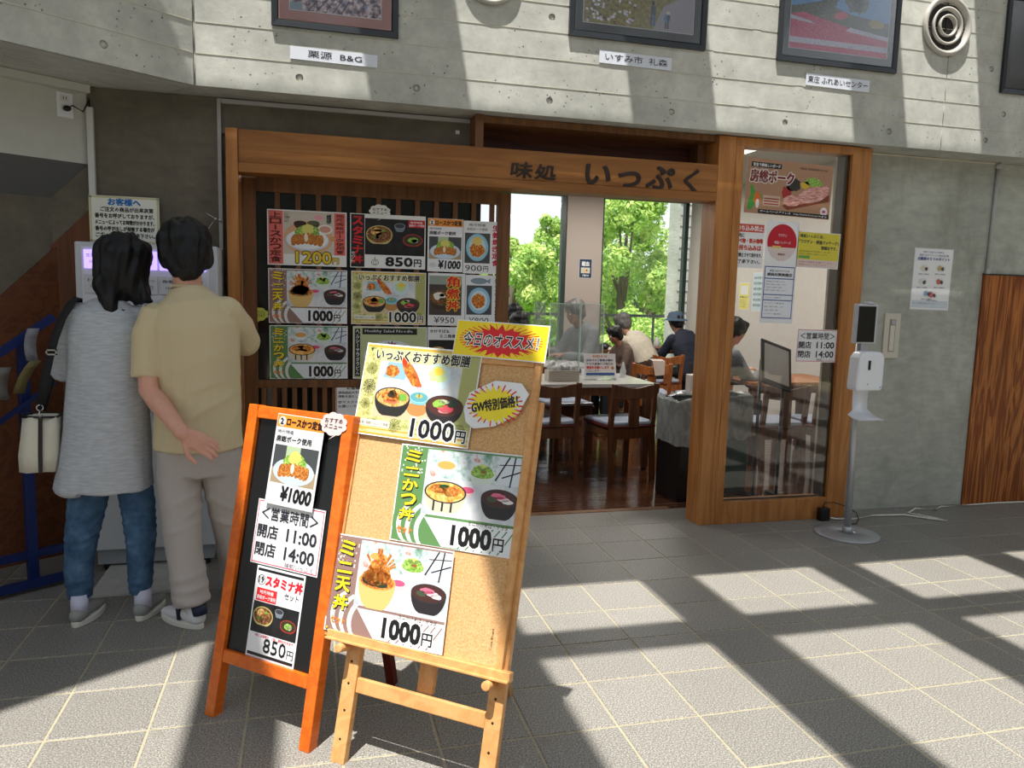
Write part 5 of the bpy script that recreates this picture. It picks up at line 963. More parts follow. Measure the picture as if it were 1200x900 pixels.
# trousers
mb = MB()
mb.tube([(-.448, 3.425, .64), (-.448, 3.425, .74), (-.450, 3.425, .88)], [(.170, .125), (.168, .125), (.155, .11)], 20)
mb.tube([(-.535, 3.42, .74), (-.532, 3.41, .62), (-.522, 3.395, .46), (-.512, 3.375, .30), (-.492, 3.352, .16), (-.484, 3.345, .095)], [(.085, .105), (.085, .10), (.078, .088), (.072, .08), (.072, .076), (.073, .080)], 16, side=(1, .1, 0))
mb.tube([(-.365, 3.43, .74), (-.360, 3.44, .62), (-.345, 3.475, .46), (-.335, 3.53, .30), (-.33, 3.58, .16), (-.33, 3.60, .09)], [(.085, .105), (.085, .10), (.078, .088), (.070, .08), (.068, .076), (.070, .078)], 16, side=(1, .1, 0))
def tro_fold(co, n_):
    v = 0
    for x, z, a in ((-.50, .55, .5), (-.46, .50, .6), (-.53, .42, .3), (-.48, .17, .1), (-.47, .12, -.1), (-.50, .22, .25), (-.34, .5, -.5), (-.35, .42, -.3), (-.44, .66, 1.4)):
        d = (co.x - x) * math.sin(a) - (co.z - z) * math.cos(a); l_ = (co.x - x) * math.cos(a) + (co.z - z) * math.sin(a); v += .008 * math.exp(-(d / .014) ** 2) * math.exp(-(l_ / .08) ** 2)
    return v
obj('trousers', fuse(mb, .008, 2, folds(.004, 6, (1, 1, .6), 9, tro_fold)), TROU, man, world=True)
def shoe(name, heel, dirv, L, upper, sole, parent, low=.06, collar=True, accent=None, sock=None):
    d = Vector(dirv).normalized(); s_ = Vector((d.y, -d.x, 0)); h = Vector(heel)
    so_ = MB(); out = []
    for k in range(20):
        a = 2 * PI * k / 20; l_ = L * (.5 - .5 * math.cos(a)); w = .040 * math.sin(a) * (1 + .16 * math.sin(PI * l_ / L * .9)) ; out.append(h + d * l_ + s_ * w)
    V = [(p_.x, p_.y, 0) for p_ in out] + [(p_.x, p_.y, .026) for p_ in out]
    so_.add(V, [tuple(range(20))[::-1], tuple(range(20, 40))] + [(i, (i + 1) % 20, 20 + (i + 1) % 20, 20 + i) for i in range(20)])
    sh = obj('shoe', fuse(MB().tube([h + d * .030 + Vector((0, 0, .045)), h + d * .08 + Vector((0, 0, .05)), h + d * L * .6 + Vector((0, 0, .040)), h + d * L * .88 + Vector((0, 0, .032))], [(.034, .034), (.035, .036), (.039, .026), (.032, .016)], 14, rnd=True, side=s_).tube([h + d * .045 + Vector((0, 0, .04)), h + d * .05 + Vector((0, 0, .04 + low))], [(.032, .040), (.031, .038)], 14, side=s_), .006, 2), upper, parent, world=True)
    obj('sole', so_, sole, sh, world=True, bevel=.004)
    if accent:
        obj('heel_patch', MB().tube([h + d * .012 + Vector((0, 0, .062)), h + d * .02 + Vector((0, 0, .098))], [(.030, .028), (.032, .030)], 12, side=s_), accent, sh, world=True)
        obj('side_stripe', MB().bar(h + d * .10 + s_ * -.030 + Vector((0, 0, .03)), h + d * .115 + s_ * -.024 + Vector((0, 0, .078)), .02, .022, side=d), accent, sh, world=True)
    if sock: obj('sock', MB().tube([h + d * .05 + Vector((0, 0, .05)), h + d * .05 + Vector((0, 0, .13))], [.036, .034], 14), sock, parent, world=True)
SHW = mat('white_canvas_shoe', (222, 222, 226), .6); NAVY = mat('navy_canvas', (30, 38, 62), .7); SHG = mat('grey_canvas', (150, 152, 148), .8); SOLE = mat('off_white_sole', (226, 224, 214), .6)
shoe('shoe', (-.435, 3.285, 0), (-.62, .62, 0), .26, SHW, SOLE, man, accent=NAVY); shoe('shoe', (-.345, 3.535, 0), (.1, 1, 0), .26, SHW, SOLE, man, accent=NAVY)

# ---- the woman in the long grey knit dress over jeans
wo_ = thing('person', 'person in long heather-grey top and blue jeans at the ticket machine', 'person', (-.83, 3.47, 0))
mb = MB(); hc = Vector((-.742, 3.545, 1.488)); hf = Vector((.25, 1, -.25)).normalized()
head_mb(mb, hc, hf, 1.0); mb.tube([(-.79, 3.50, 1.31), (-.775, 3.51, 1.38), (-.75, 3.53, 1.45)], [.052, .048, .05], 14, rnd=True)
mb.tube([(-.81, 3.48, .7), (-.81, 3.48, .95), (-.80, 3.49, 1.15), (-.80, 3.49, 1.30)], [(.10, .08), (.12, .08), (.12, .08), (.07, .05)], 16, rnd=True)
elb = Vector((-.975, 3.55, 1.05)); wr = Vector((-.87, 3.78, 1.14))
mb.tube([(-.915, 3.49, 1.28), (-.965, 3.51, 1.15), elb, (elb + wr) / 2, wr], [.036, .036, .036, .033, .025], 12, rnd=True); hand(mb, wr, Vector((.3, .8, .3)), Vector((-.3, .2, .9)), .92, .45)
er = Vector((-.66, 3.60, 1.08)); wr2 = Vector((-.70, 3.82, 1.2))
mb.tube([(-.685, 3.50, 1.28), (-.655, 3.53, 1.16), er, (er + wr2) / 2, wr2], [.034, .034, .034, .031, .024], 12, rnd=True); hand(mb, wr2, Vector((-.1, .8, .3)), Vector((.3, .2, .9)), .92, .45, thumb=-1)
for kx, ax, ay in ((-.915, -.938, 3.46), (-.70, -.708, 3.475)):
    mb.tube([(kx + (.03 if kx < -.8 else -.03), 3.48, .80), (kx, 3.475, .35), (ax, ay + .005, .10), (ax, ay + .01, .06)], [.05, .042, .028, .026], 12, rnd=True)
obj('body', fuse(mb, .007, 3), SKIN, wo_, world=True); eyes(hc, hf, 1.0, wo_)
def bob(mb, c, f, u, r_):
    def E(p_, rad):
        b = MB().ball((0, 0, 0), 1, 12); mb.add([Vector(p_) + Vector((v[0] * rad[0], v[1] * rad[1], v[2] * rad[2])) for v in b.v], b.f, 0, True)
    E((-.745, 3.50, 1.43), (.094, .075, .085)); E((-.79, 3.50, 1.38), (.05, .05, .06)); E((-.69, 3.50, 1.39), (.055, .05, .05))
    mb.tube([(-.80, 3.44, 1.42), (-.782, 3.435, 1.35), (-.758, 3.43, 1.305), (-.725, 3.43, 1.315)], [.040, .034, .024, .008], 10, rnd=True); mb.tube([(-.68, 3.48, 1.42), (-.655, 3.46, 1.36), (-.625, 3.45, 1.352)], [.036, .026, .012], 10, rnd=True)
obj('hair', hair_cap(hc, hf, 1.15, .085, .11, bob, 5, spike=.010), HAIR, wo_, world=True)
mb = MB()
mb.tube([(-.828, 3.47, .575), (-.826, 3.47, .66), (-.812, 3.48, .82), (-.803, 3.48, .96), (-.800, 3.48, 1.10), (-.798, 3.485, 1.22), (-.793, 3.49, 1.30), (-.785, 3.50, 1.355)], [(.186, .150), (.180, .148), (.166, .140), (.158, .132), (.152, .122), (.155, .115), (.128, .088), (.060, .055)], 24)
mb.tube([(-.905, 3.49, 1.285), (-.955, 3.51, 1.17), (-.978, 3.55, 1.065), (-.93, 3.66, 1.08)], [(.058, .062), (.060, .064), (.064, .062), (.052, .052)], 14, rnd=True, side=(0, 1, 0))
mb.tube([(-.690, 3.50, 1.28), (-.662, 3.53, 1.17), (-.66, 3.60, 1.08), (-.68, 3.70, 1.13)], [(.055, .058), (.052, .056), (.052, .052), (.046, .046)], 14, rnd=True, side=(0, 1, 0))
mb.tube([(-.905, 3.49, 1.275), (-.79, 3.49, 1.31), (-.695, 3.495, 1.275)], [.052, .058, .05], 14, rnd=True)
def dress_fold(co, n_):
    q = math.atan2(co.y - 3.48, co.x + .81); return .003 * math.sin(q * 7) * max(0, min(1, (.95 - co.z) / .4)) + (.016 * max(0, (.66 - co.z) / .1) * (co.x < -.9))
obj('knit_top', fuse(mb, .008, 3, folds(.003, 6, (1, 1, .5), 2, dress_fold)), KNIT, wo_, world=True)
obj('collar', MB().tube([(-.784 + .058 * math.cos(q), 3.50 + .052 * math.sin(q), 1.358 - .008 * math.sin(q)) for q in [2 * PI * k / 24 for k in range(25)]], .006, 8), mat('white_undershirt', (226, 228, 232), .8), wo_, world=True)
mb = MB()
mb.tube([(-.81, 3.48, .66), (-.81, 3.48, .80)], [(.140, .112), (.135, .105)], 18)
mb.tube([(-.885, 3.475, .70), (-.888, 3.47, .56), (-.925, 3.47, .36), (-.940, 3.47, .22), (-.937, 3.465, .105)], [(.078, .095), (.078, .085), (.063, .07), (.056, .063), (.046, .05)], 16)
mb.tube([(-.735, 3.48, .70), (-.712, 3.475, .56), (-.697, 3.475, .36), (-.703, 3.48, .22), (-.708, 3.475, .105)], [(.066, .085), (.070, .085), (.061, .068), (.053, .06), (.043, .047)], 16)
def jean_fold(co, n_):
    return .0035 * max(0, math.sin(co.z * 150 + 6 * noise.noise(co * 9))) * (1 if (co.z < .2 or .33 < co.z < .52) else .1)
obj('jeans', fuse(mb, .0065, 2, folds(.002, 10, (1, 1, 1), 4, jean_fold)), JEANS, wo_, world=True)
SOCK = mat('pale_lilac_sock', (206, 206, 226), .85)
shoe('shoe', (-.945, 3.395, 0), (.22, 1, 0), .235, SHG, SOLE, wo_, low=.018, sock=SOCK); shoe('shoe', (-.705, 3.41, 0), (.24, 1, 0), .235, SHG, SOLE, wo_, low=.018, sock=SOCK)

# ---- shoulder bag hanging at her side
bag = thing('shoulder_bag', 'off-white canvas shoulder bag with a black strap, hanging at her left side', 'bag', (-1.05, 3.46, .66))
CAN = mat('off_white_canvas', (214, 208, 192), .9, bump=.3, bscale=40)
bb = MB(); L_ = [(-.066, -.042, 0), (.066, -.050, 0), (.066, .050, 0), (-.066, .042, 0)]; V = []
for z, k, dx in ((0, 1, -.012), (.07, 1.08, -.006), (.15, 1.0, 0), (.225, .96, .006)): V += [(x * k + dx, y * k + (.01 * math.sin(x * 60)), z) for x, y, _ in [(-.066, -.042, 0), (-.03, -.052, 0), (.03, -.054, 0), (.066, -.045, 0), (.066, .045, 0), (0, .05, 0), (-.066, .042, 0)]]
bb.add(V, [tuple(range(7))[::-1]] + [(i * 7 + j, i * 7 + (j + 1) % 7, (i + 1) * 7 + (j + 1) % 7, (i + 1) * 7 + j) for i in range(3) for j in range(7)], 0, True)
bo = obj('bag_body', bb, CAN, bag); so2 = bo.modifiers.new('t', 'SOLIDIFY'); so2.thickness = .004
obj('centre_stripe', MB().add([(-.002, -.058, .0), (.014, -.059, .0), (.016, -.059, .075), (.0, -.060, .075), (.022, -.058, .225), (.006, -.057, .225)], [(0, 1, 2, 3), (3, 2, 4, 5)]), BPLAS, bag)
obj('top_band', MB().tube([(-.058 + .006, -.046, .226), (.0, -.055, .226), (.068, -.046, .224), (.07, .044, .226), (.0, .052, .226), (-.058, .044, .226), (-.054, -.046, .226)], .005, 6), BPLAS, bag)
obj('ring', MB().tube([(.01 + .012 * math.cos(q), -.045, .262 + .012 * math.sin(q)) for q in [2 * PI * k / 12 for k in range(13)]], .002, 6), CHROME, bag); obj('clasp', MB().tube([(.012, -.05, .25), (.006, -.054, .236), (.014, -.056, .222), (.02, -.052, .236)], .003, 6), CHROME, bag)
sp = [Vector(p_) for p_ in ((-1.035, 3.415, .935), (-1.02, 3.41, 1.02), (-.993, 3.395, 1.12), (-.972, 3.40, 1.20), (-.945, 3.41, 1.28), (-.915, 3.44, 1.345), (-.905, 3.49, 1.36), (-.925, 3.55, 1.32), (-.96, 3.60, 1.2), (-1.03, 3.56, 1.05), (-1.06, 3.50, .90))]
V = []
for i, p_ in enumerate(sp):
    w_ = Vector((.0165, -.004, 0)) if i < 6 else Vector((.016, .0, -.004)); V += [p_ - w_, p_ + w_]
o = obj('strap', MB().add(V, [(2 * i, 2 * i + 1, 2 * i + 3, 2 * i + 2) for i in range(len(sp) - 1)], 0, True), mat('black_webbing', (20, 20, 22), .8), bag, world=True); m_ = o.modifiers.new('t', 'SOLIDIFY'); m_.thickness = .003; m_.offset = 0
obj('buckle', MB().box(-1.002, 3.386, 1.135, -.962, 3.392, 1.141).box(-1.002, 3.386, 1.152, -.962, 3.392, 1.158).box(-1.002, 3.386, 1.135, -.996, 3.392, 1.158).box(-.968, 3.386, 1.135, -.962, 3.392, 1.158), CHROME, bag, world=True)

# ============================================================ DINING ROOM
CUSH = mat('pale_blue_seat_vinyl', (176, 186, 206), .3); CUSHR = mat('dark_red_piping', (90, 24, 20), .5)
def dining_chair(label, loc, rz, group='dining chairs', wood=None, proto=[None]):
    if proto[0] is None or wood:
        w = wood or CHAIRW; t = thing('dining_chair', label, 'chair', loc, rz, group)
        for sx_ in (-1, 1):
            obj('front_leg', MB().bar((sx_ * .185, .19, 0), (sx_ * .185, .18, .41), .036, .036), w, t, bevel=.003)
            obj('rear_leg', MB().bar((sx_ * .185, -.215, 0), (sx_ * .185, -.18, .42), .036, .04).bar((sx_ * .185, -.18, .42), (sx_ * .185, -.225, .76), .036, .034), w, t, bevel=.003)
            obj('side_rail', MB().box(sx_ * .185 - .012, -.165, .34, sx_ * .185 + .012, .165, .40), w, t)
        obj('front_rail', MB().box(-.165, .165, .34, .165, .19, .41), w, t); obj('back_rail', MB().box(-.165, -.20, .33, .165, -.175, .41), w, t)
        obj('seat', MB().prism([(-.21, -.20), (.21, -.20), (.215, .205), (-.215, .205)], .412, .432), CUSHR, t, bevel=.005)
        obj('cushion', MB().prism([(-.20, -.19), (.20, -.19), (.208, .198), (-.208, .198)], .433, .462), CUSH, t, bevel=.011)
        P = [(-.165, .655)] + [(-.165 + .33 * k / 12, .745 + .012 * math.cos(2 * PI * k / 12 * 1.0) - .008) for k in range(13)] + [(.165, .655), (.08, .645), (-.08, .645)]
        obj('top_rail', MB().prism(P, -.232, -.208, ax='y'), w, t, bevel=.004); obj('back_slat', MB().box(-.045, -.217, .42, .045, -.202, .66), w, t)
        if not wood: proto[0] = t
        return t
    t = copy_tree(proto[0]); t.location = loc; t.rotation_euler = (0, 0, rz); tag(t, label, 'chair', group); return t
TOPM = mat('pale_laminate_table_top', (206, 204, 200), .18); 
def table(label, x0, y0, x1, y1, top=TOPM, h=.72):
    t = thing('dining_table', label, 'table', ((x0 + x1) / 2, (y0 + y1) / 2, 0), group='dining tables'); a, b = (x1 - x0) / 2, (y1 - y0) / 2
    obj('table_top', MB().box(-a, -b, h - .03, a, b, h), top, t, bevel=.004); obj('apron', MB().box(-a + .05, -b + .05, h - .10, a - .05, -b + .07, h - .031).box(-a + .05, b - .07, h - .10, a - .05, b - .05, h - .031), CHAIRW, t)
    for sx_ in (-1, 1):
        for sy in (-1, 1): lg = obj('leg', MB().bar((sx_ * (a - .06), sy * (b - .06), .02), (sx_ * (a - .06), sy * (b - .06), h - .031), .05, .05, w1=.06, d1=.06), CHAIRW, t, bevel=.003); obj('foot_pad', MB().cyl((sx_ * (a - .06), sy * (b - .06), 0), (sx_ * (a - .06), sy * (b - .06), .02), .024, n=12), BPLAS, lg)
    return t
table('pale-topped dining table nearest the doorway', 1.30, 5.72, 2.74, 6.50)
dining_chair('dark wooden dining chair at the near side of the front table, beside the bin', (2.38, 5.62, 0), R(8))
dining_chair('dark wooden dining chair at the near side of the front table, partly behind the easel', (1.78, 5.70, 0), R(6))
dining_chair('dark wooden dining chair across the front table with its seat facing the doorway', (2.25, 6.62, 0), R(184))
dining_chair('dark wooden dining chair at the far left behind the easel, across the front table', (1.65, 6.62, 0), R(176))
# things on the front table
a = Art(280, 190); a.rect(4, 4, 272, 182, (226, 222, 226), 0); a.T('お知らせ', 76, 158, 130, 20, (200, 120, 40), 5, .04); a.T('店内でのご飲食の際は', 20, 126, 236, 18, (30, 50, 110), 5, .04); a.T('マスク会食にご協力を', 20, 96, 236, 18, (30, 30, 40), 5, .03); a.T('黙食をお願いします', 20, 62, 200, 24, (206, 50, 40), 5, .05); a.T('いたします。', 20, 38, 120, 16, B_, 5, .02); a.rect(14, 8, 252, 22, (50, 90, 150), 1); a.ell(250, 70, 12, 14, (190, 120, 60), 2)
t = sheet('table_notice', a, 'notice card in an acrylic stand on the front dining table', 'notice', M=Matrix.Translation((2.34, 5.99, .845)) @ Matrix.Rotation(R(78), 4, 'X'), thick=.003)
tag(obj('card_stand', MB().box(2.20, 5.96, .7205, 2.48, 6.06, .7455), ACRYL, bevel=.002), 'low clear acrylic foot holding the notice card on the front table', 'card stand')
t = thing('napkin_box', 'pale cardboard box of plastic-bagged napkins on the front table', 'box', (1.99, 5.93, .7205)); obj('carton', MB().box(-.13, -.06, 0, .13, .06, .09), mat('pale_card', (178, 170, 160), .7), t, bevel=.002)
def crumple(mb, n=10): return mb
for k, (x, y, s_) in enumerate(((-.07, 0, .06), (.03, .01, .05), (.09, -.01, .045))):
    b = MB().ball((x, y, .10), (s_, .045, s_ * 1.1), 9); b.v = [tuple(Vector(v) + Vector((noise.noise(Vector(v) * 30), noise.noise(Vector(v) * 30 + Vector((5, 0, 0))), noise.noise(Vector(v) * 30 + Vector((0, 9, 0))))) * .03) for v in b.v]; b.s = [False] * len(b.s); obj('napkin', b, mat('plastic_white', (206, 208, 212), .3), t)
tag(obj('sauce_bottle', MB().lathe([(.0, 0), (.026, 0), (.027, .06), (.016, .09), (.006, .13), (.0, .135)], (2.63, 6.18, .7205), 16), mat('clear_plastic', (206, 210, 214), .2, alpha=.6)), 'small clear squeeze bottle at the right end of the front table', 'bottle')
for x0, x1, y, lb in ((2.03, 2.30, 6.42, 'left clear acrylic screen standing at the back of the front table'), (2.305, 2.52, 6.40, 'right clear acrylic screen standing at the back of the front table')):
    t = thing('acrylic_screen', lb, 'screen', ((x0 + x1) / 2, y, .7205)); w = (x1 - x0) / 2; obj('panel', MB().box(-w, -.003, .0, w, .003, .62), ACRYL, t); [obj('bright_edge', MB().box(x_ - .003, -.0035, 0, x_ + .003, .0035, .62), mat('acrylic_edge', (190, 214, 206), .3), t) for x_ in (-w, w)]; obj('bright_edge', MB().box(-w, -.0035, .617, w, .0035, .623), mat('acrylic_edge', (190, 214, 206), .3), t)
    for s_ in (-1, 1): obj('foot', MB().box(s_ * w * .7 - .01, -.06, 0, s_ * w * .7 + .01, -.0035, .05), WPLAS, t)
t = thing('acrylic_screen', 'small clear acrylic screen by the left window above the yellow sign', 'screen', (2.26, 7.5, .7205)); obj('panel', MB().box(-.06, -.003, 0, .06, .003, .62), ACRYL, t)
# second row of tables and the window counter
table('dining table behind the front one where the child sits', 1.45, 7.15, 2.75, 7.85)
table('dining table behind the fixed glass panel', 3.62, 5.75, 4.62, 6.45, CHAIRW2)
ct = thing('window_counter', 'long dark counter running below the rear windows', 'counter', (2.6, 8.95, 0)); obj('counter_top', MB().box(-2.0, -.22, .72, 2.15, .22, .76), CHAIRW, ct, bevel=.004)
for x in (-1.9, -.6, .7, 2.05): obj('leg', MB().box(x - .03, .1, 0, x + .03, .16, .72), CHAIRW, ct)
dining_chair('wooden chair under the person in the off-white shirt at the window counter', (3.98, 8.30, 0), R(4), wood=CHAIRW2)
dining_chair('honey-coloured wooden chair with a cloth over its back, right of the child', (3.36, 7.25, 0), R(-14), wood=CHAIRW2)
dining_chair('honey-coloured wooden chair between the post and the cloth-draped chair', (3.92, 7.1, 0), R(20), wood=CHAIRW2)
dining_chair('light wooden chair nearest the post with a pale bag on its seat', (3.56, 6.55, 0), R(28), wood=CHAIRW2)
dining_chair('dark wooden chair behind the glass panel left of the menu stand', (3.62, 5.45, 0), R(0))
dining_chair('dark wooden chair behind the glass panel right of the menu stand', (4.12, 5.45, 0), R(-5))
dining_chair('dark wooden chair under the child behind the front table', (3.14, 7.50, 0), R(90))
o = obj('draped_cloth', MB().add([(3.30, 7.02, .785), (3.42, 6.99, .785), (3.40, 7.03, .80), (3.28, 7.06, .80), (3.32, 6.995, .64), (3.41, 6.97, .65)], [(0, 1, 2, 3), (0, 4, 5, 1)]), mat('pale_cloth', (196, 180, 170), .9)); m_ = o.modifiers.new('t', 'SOLIDIFY'); m_.thickness = .004; tag(o, 'pale cloth draped over the back of the honey-coloured chair', 'cloth')
t = thing('tote', 'pale printed paper bag standing on the light chair nearest the post', 'bag', (3.56, 6.55, .463)); obj('bag', MB().box(-.11, -.05, 0, .10, .05, .24), mat('pale_paper_bag', (196, 190, 184), .7, var=.1, vscale=12), t, bevel=.006); obj('bag_handle', MB().tube([(-.05, 0, .24), (-.045, 0, .30), (.035, 0, .30), (.04, 0, .24)], .004, 6), BPLAS, t)
# items on the counter
for k, (x, h, w, c, lb) in enumerate(((3.40, .12, .05, (30, 30, 34), 'black kettle-shaped pot on the window counter by the column'), (3.52, .08, .07, (40, 40, 46), 'low dark caddy on the window counter'), (4.22, .16, .04, (206, 206, 210), 'white folded napkin stack on the window counter'), (4.42, .07, .09, (24, 24, 28), 'wide black tray box on the window counter beside the hat wearer'))):
    tag(obj('counter_pot', MB().lathe([(0, 0), (w, 0), (w * 1.05, h * .5), (w * .6, h * .85), (w * .2, h), (0, h)], (x, 8.88, .7605), 14), mat('pot_%d' % k, c, .4)), lb, 'pot')
# bins by the doorway
def bin_(loc, label, body):
    t = thing('waste_bin', label, 'bin', loc, R(4)); obj('bin_body', MB().prism([(-.15, -.15), (.15, -.15), (.16, .15), (-.16, .15)], 0, .60).box(-.158, -.158, .60, .162, .158, .655), body, t, bevel=.01)
    b = MB(); n_ = 28; V = []
    for i, (z, s_) in enumerate(((.40, 1.07), (.50, 1.08), (.60, 1.09), (.70, 1.10), (.72, 1.04), (.71, .94))):
        for k in range(n_):
            q = 2 * PI * k / n_; c_, s2 = math.cos(q), math.sin(q); rr_ = .165 / max(abs(c_), abs(s2)) * s_; w = 1 + .03 * math.sin(9 * q + i) + random.uniform(-.012, .012); V.append((c_ * rr_ * w, s2 * rr_ * w, z + (random.uniform(-.015, .02) if i in (0, 4) else 0)))
    b.add(V, [(i * n_ + k, i * n_ + (k + 1) % n_, (i + 1) * n_ + (k + 1) % n_, (i + 1) * n_ + k) for i in range(5) for k in range(n_)], 0, True)
    obj('bin_bag', b, m_speck('crinkled_plastic_bag', [(.35, (112, 116, 116)), (.6, (142, 146, 146))], 14, .22, (1, 1, .5), bump=1.0, dist=1) if 'crinkled_plastic_bag' not in MT else MT['crinkled_plastic_bag'], t); return t
bin_((2.615, 4.93, 0), 'black waste bin with a translucent bag in the doorway beside the post', BPLAS)
bin_((3.0, 5.15, 0), 'green waste bin with a grey bag behind the glass panel', mat('dark_green_bin', (20, 56, 50), .4))
# menu stand behind the glass
t = thing('menu_stand', 'black floor stand with a tilted menu board behind the glass panel', 'stand', (3.18, 4.80, 0))
obj('pole', MB().cyl((-.09, 0, .02), (-.09, .0, 1.0), .012, n=12), BPLAS, t); obj('pole', MB().cyl((.10, 0, .02), (.10, 0, .85), .012, n=12), BPLAS, t)
obj('foot', MB().box(-.12, -.12, 0, -.07, .12, .02), BPLAS, t); obj('foot', MB().box(.08, -.12, 0, .13, .12, .02), BPLAS, t)
MS = Matrix.Translation((.01, -.02, .96)) @ Matrix.Rotation(R(18), 4, 'Y') @ Matrix.Rotation(R(60), 4, 'X')
fr_ = obj('tilted_frame', MB().box(-.13, -.175, 0, .13, .175, .015), BPLAS, t, M=MS, bevel=.004); obj('menu_page', MB().box(-.105, -.14, .0155, .105, .145, .017), mat('grey_page', (196, 198, 200), .3), fr_)
# notices inside
a = Art(168, 238); a.rect(3, 3, 162, 232, (30, 56, 84), 0); a.T('献血', 34, 150, 100, 56, W_, 5, .05); a.rect(24, 60, 120, 70, (200, 206, 200), 1); a.ell(84, 92, 34, 30, (226, 190, 150), 2); a.ell(100, 96, 10, 10, (30, 30, 40), 3); a.T('ご協力を', 40, 20, 90, 24, W_, 5, .03)
sheet('small_poster', a, 'small navy poster on the pale column between the rear windows', 'poster', M=plane_y(9.198) @ Matrix.Translation((3.35, 1.745, 0)))
PR = basis((0, -1, 0), (0, 0, 1), (-1, 0, 0), (4.779, 0, 0))
a = Art(210, 300); a.rect(4, 4, 202, 292, (226, 216, 120), 0); a.rect(30, 170, 150, 100, (226, 226, 226), 1); a.T('お子様メニュー', 16, 130, 180, 22, B_, 4, .03); a.rows(20, 100, 160, 4, 24, 12, seed=3)
sheet('small_poster', a, 'yellow menu notice on the white inner wall seen through the glass', 'poster', M=PR @ Matrix.Translation((-7.85, 1.45, 0)))
a = Art(260, 420); a.rect(4, 4, 252, 412, (196, 216, 222), 0); [a.T('本日の定食 8%d0円' % k, 16, 350 - 60 * k, 220, 30, (40, 60, 90), 4, .02) for k in range(6)]
sheet('small_poster', a, 'pale blue list of dishes on the white inner wall seen through the glass', 'poster', M=PR @ Matrix.Translation((-7.55, 1.50, 0)))
# unseen ceiling lights added to brighten the room
for x, y, w_ in ((.6, 6.2, 'front left'), (3.4, 6.0, 'front right'), (.6, 8.2, 'rear left'), (3.4, 8.0, 'rear right')):
    t = thing('added_ceiling_light', 'added fill light panel on the ceiling at the %s of the dining room' % w_, 'light', (x, y, 2.72), group='added fill lights in the dining room'); obj('diffuser', MB().box(-.3, -.3, -.04, .3, .3, 0), mat('fill_light_diffuser', (255, 246, 232), .4, emit=1.2), t)
    l_ = bpy.data.lights.new('lamp', 'AREA'); l_.energy = 30; l_.size = .6; l_.color = (1, .95, .87); lo = bpy.data.objects.new('lamp', l_); C.objects.link(lo); lo.location = (x, y, 2.66)
# terrace rail
t = thing('terrace_railing', 'dark metal railing on the terrace outside the rear windows', 'railing', (3.6, 10.9, 0)); DKM = mat('dark_rail_metal', (52, 60, 56), .4)
obj('top_bar', MB().box(-4.5, -.02, 1.10, 4.5, .02, 1.14), DKM, t); obj('lower_bar', MB().box(-4.5, -.012, .62, 4.5, .012, .64), DKM, t); obj('lower_bar', MB().box(-4.5, -.012, .15, 4.5, .012, .17), DKM, t)
for k in range(10): obj('post', MB().box(-4.5 + k - .015, -.015, -.02, -4.5 + k + .015, .015, 1.10), DKM, t)

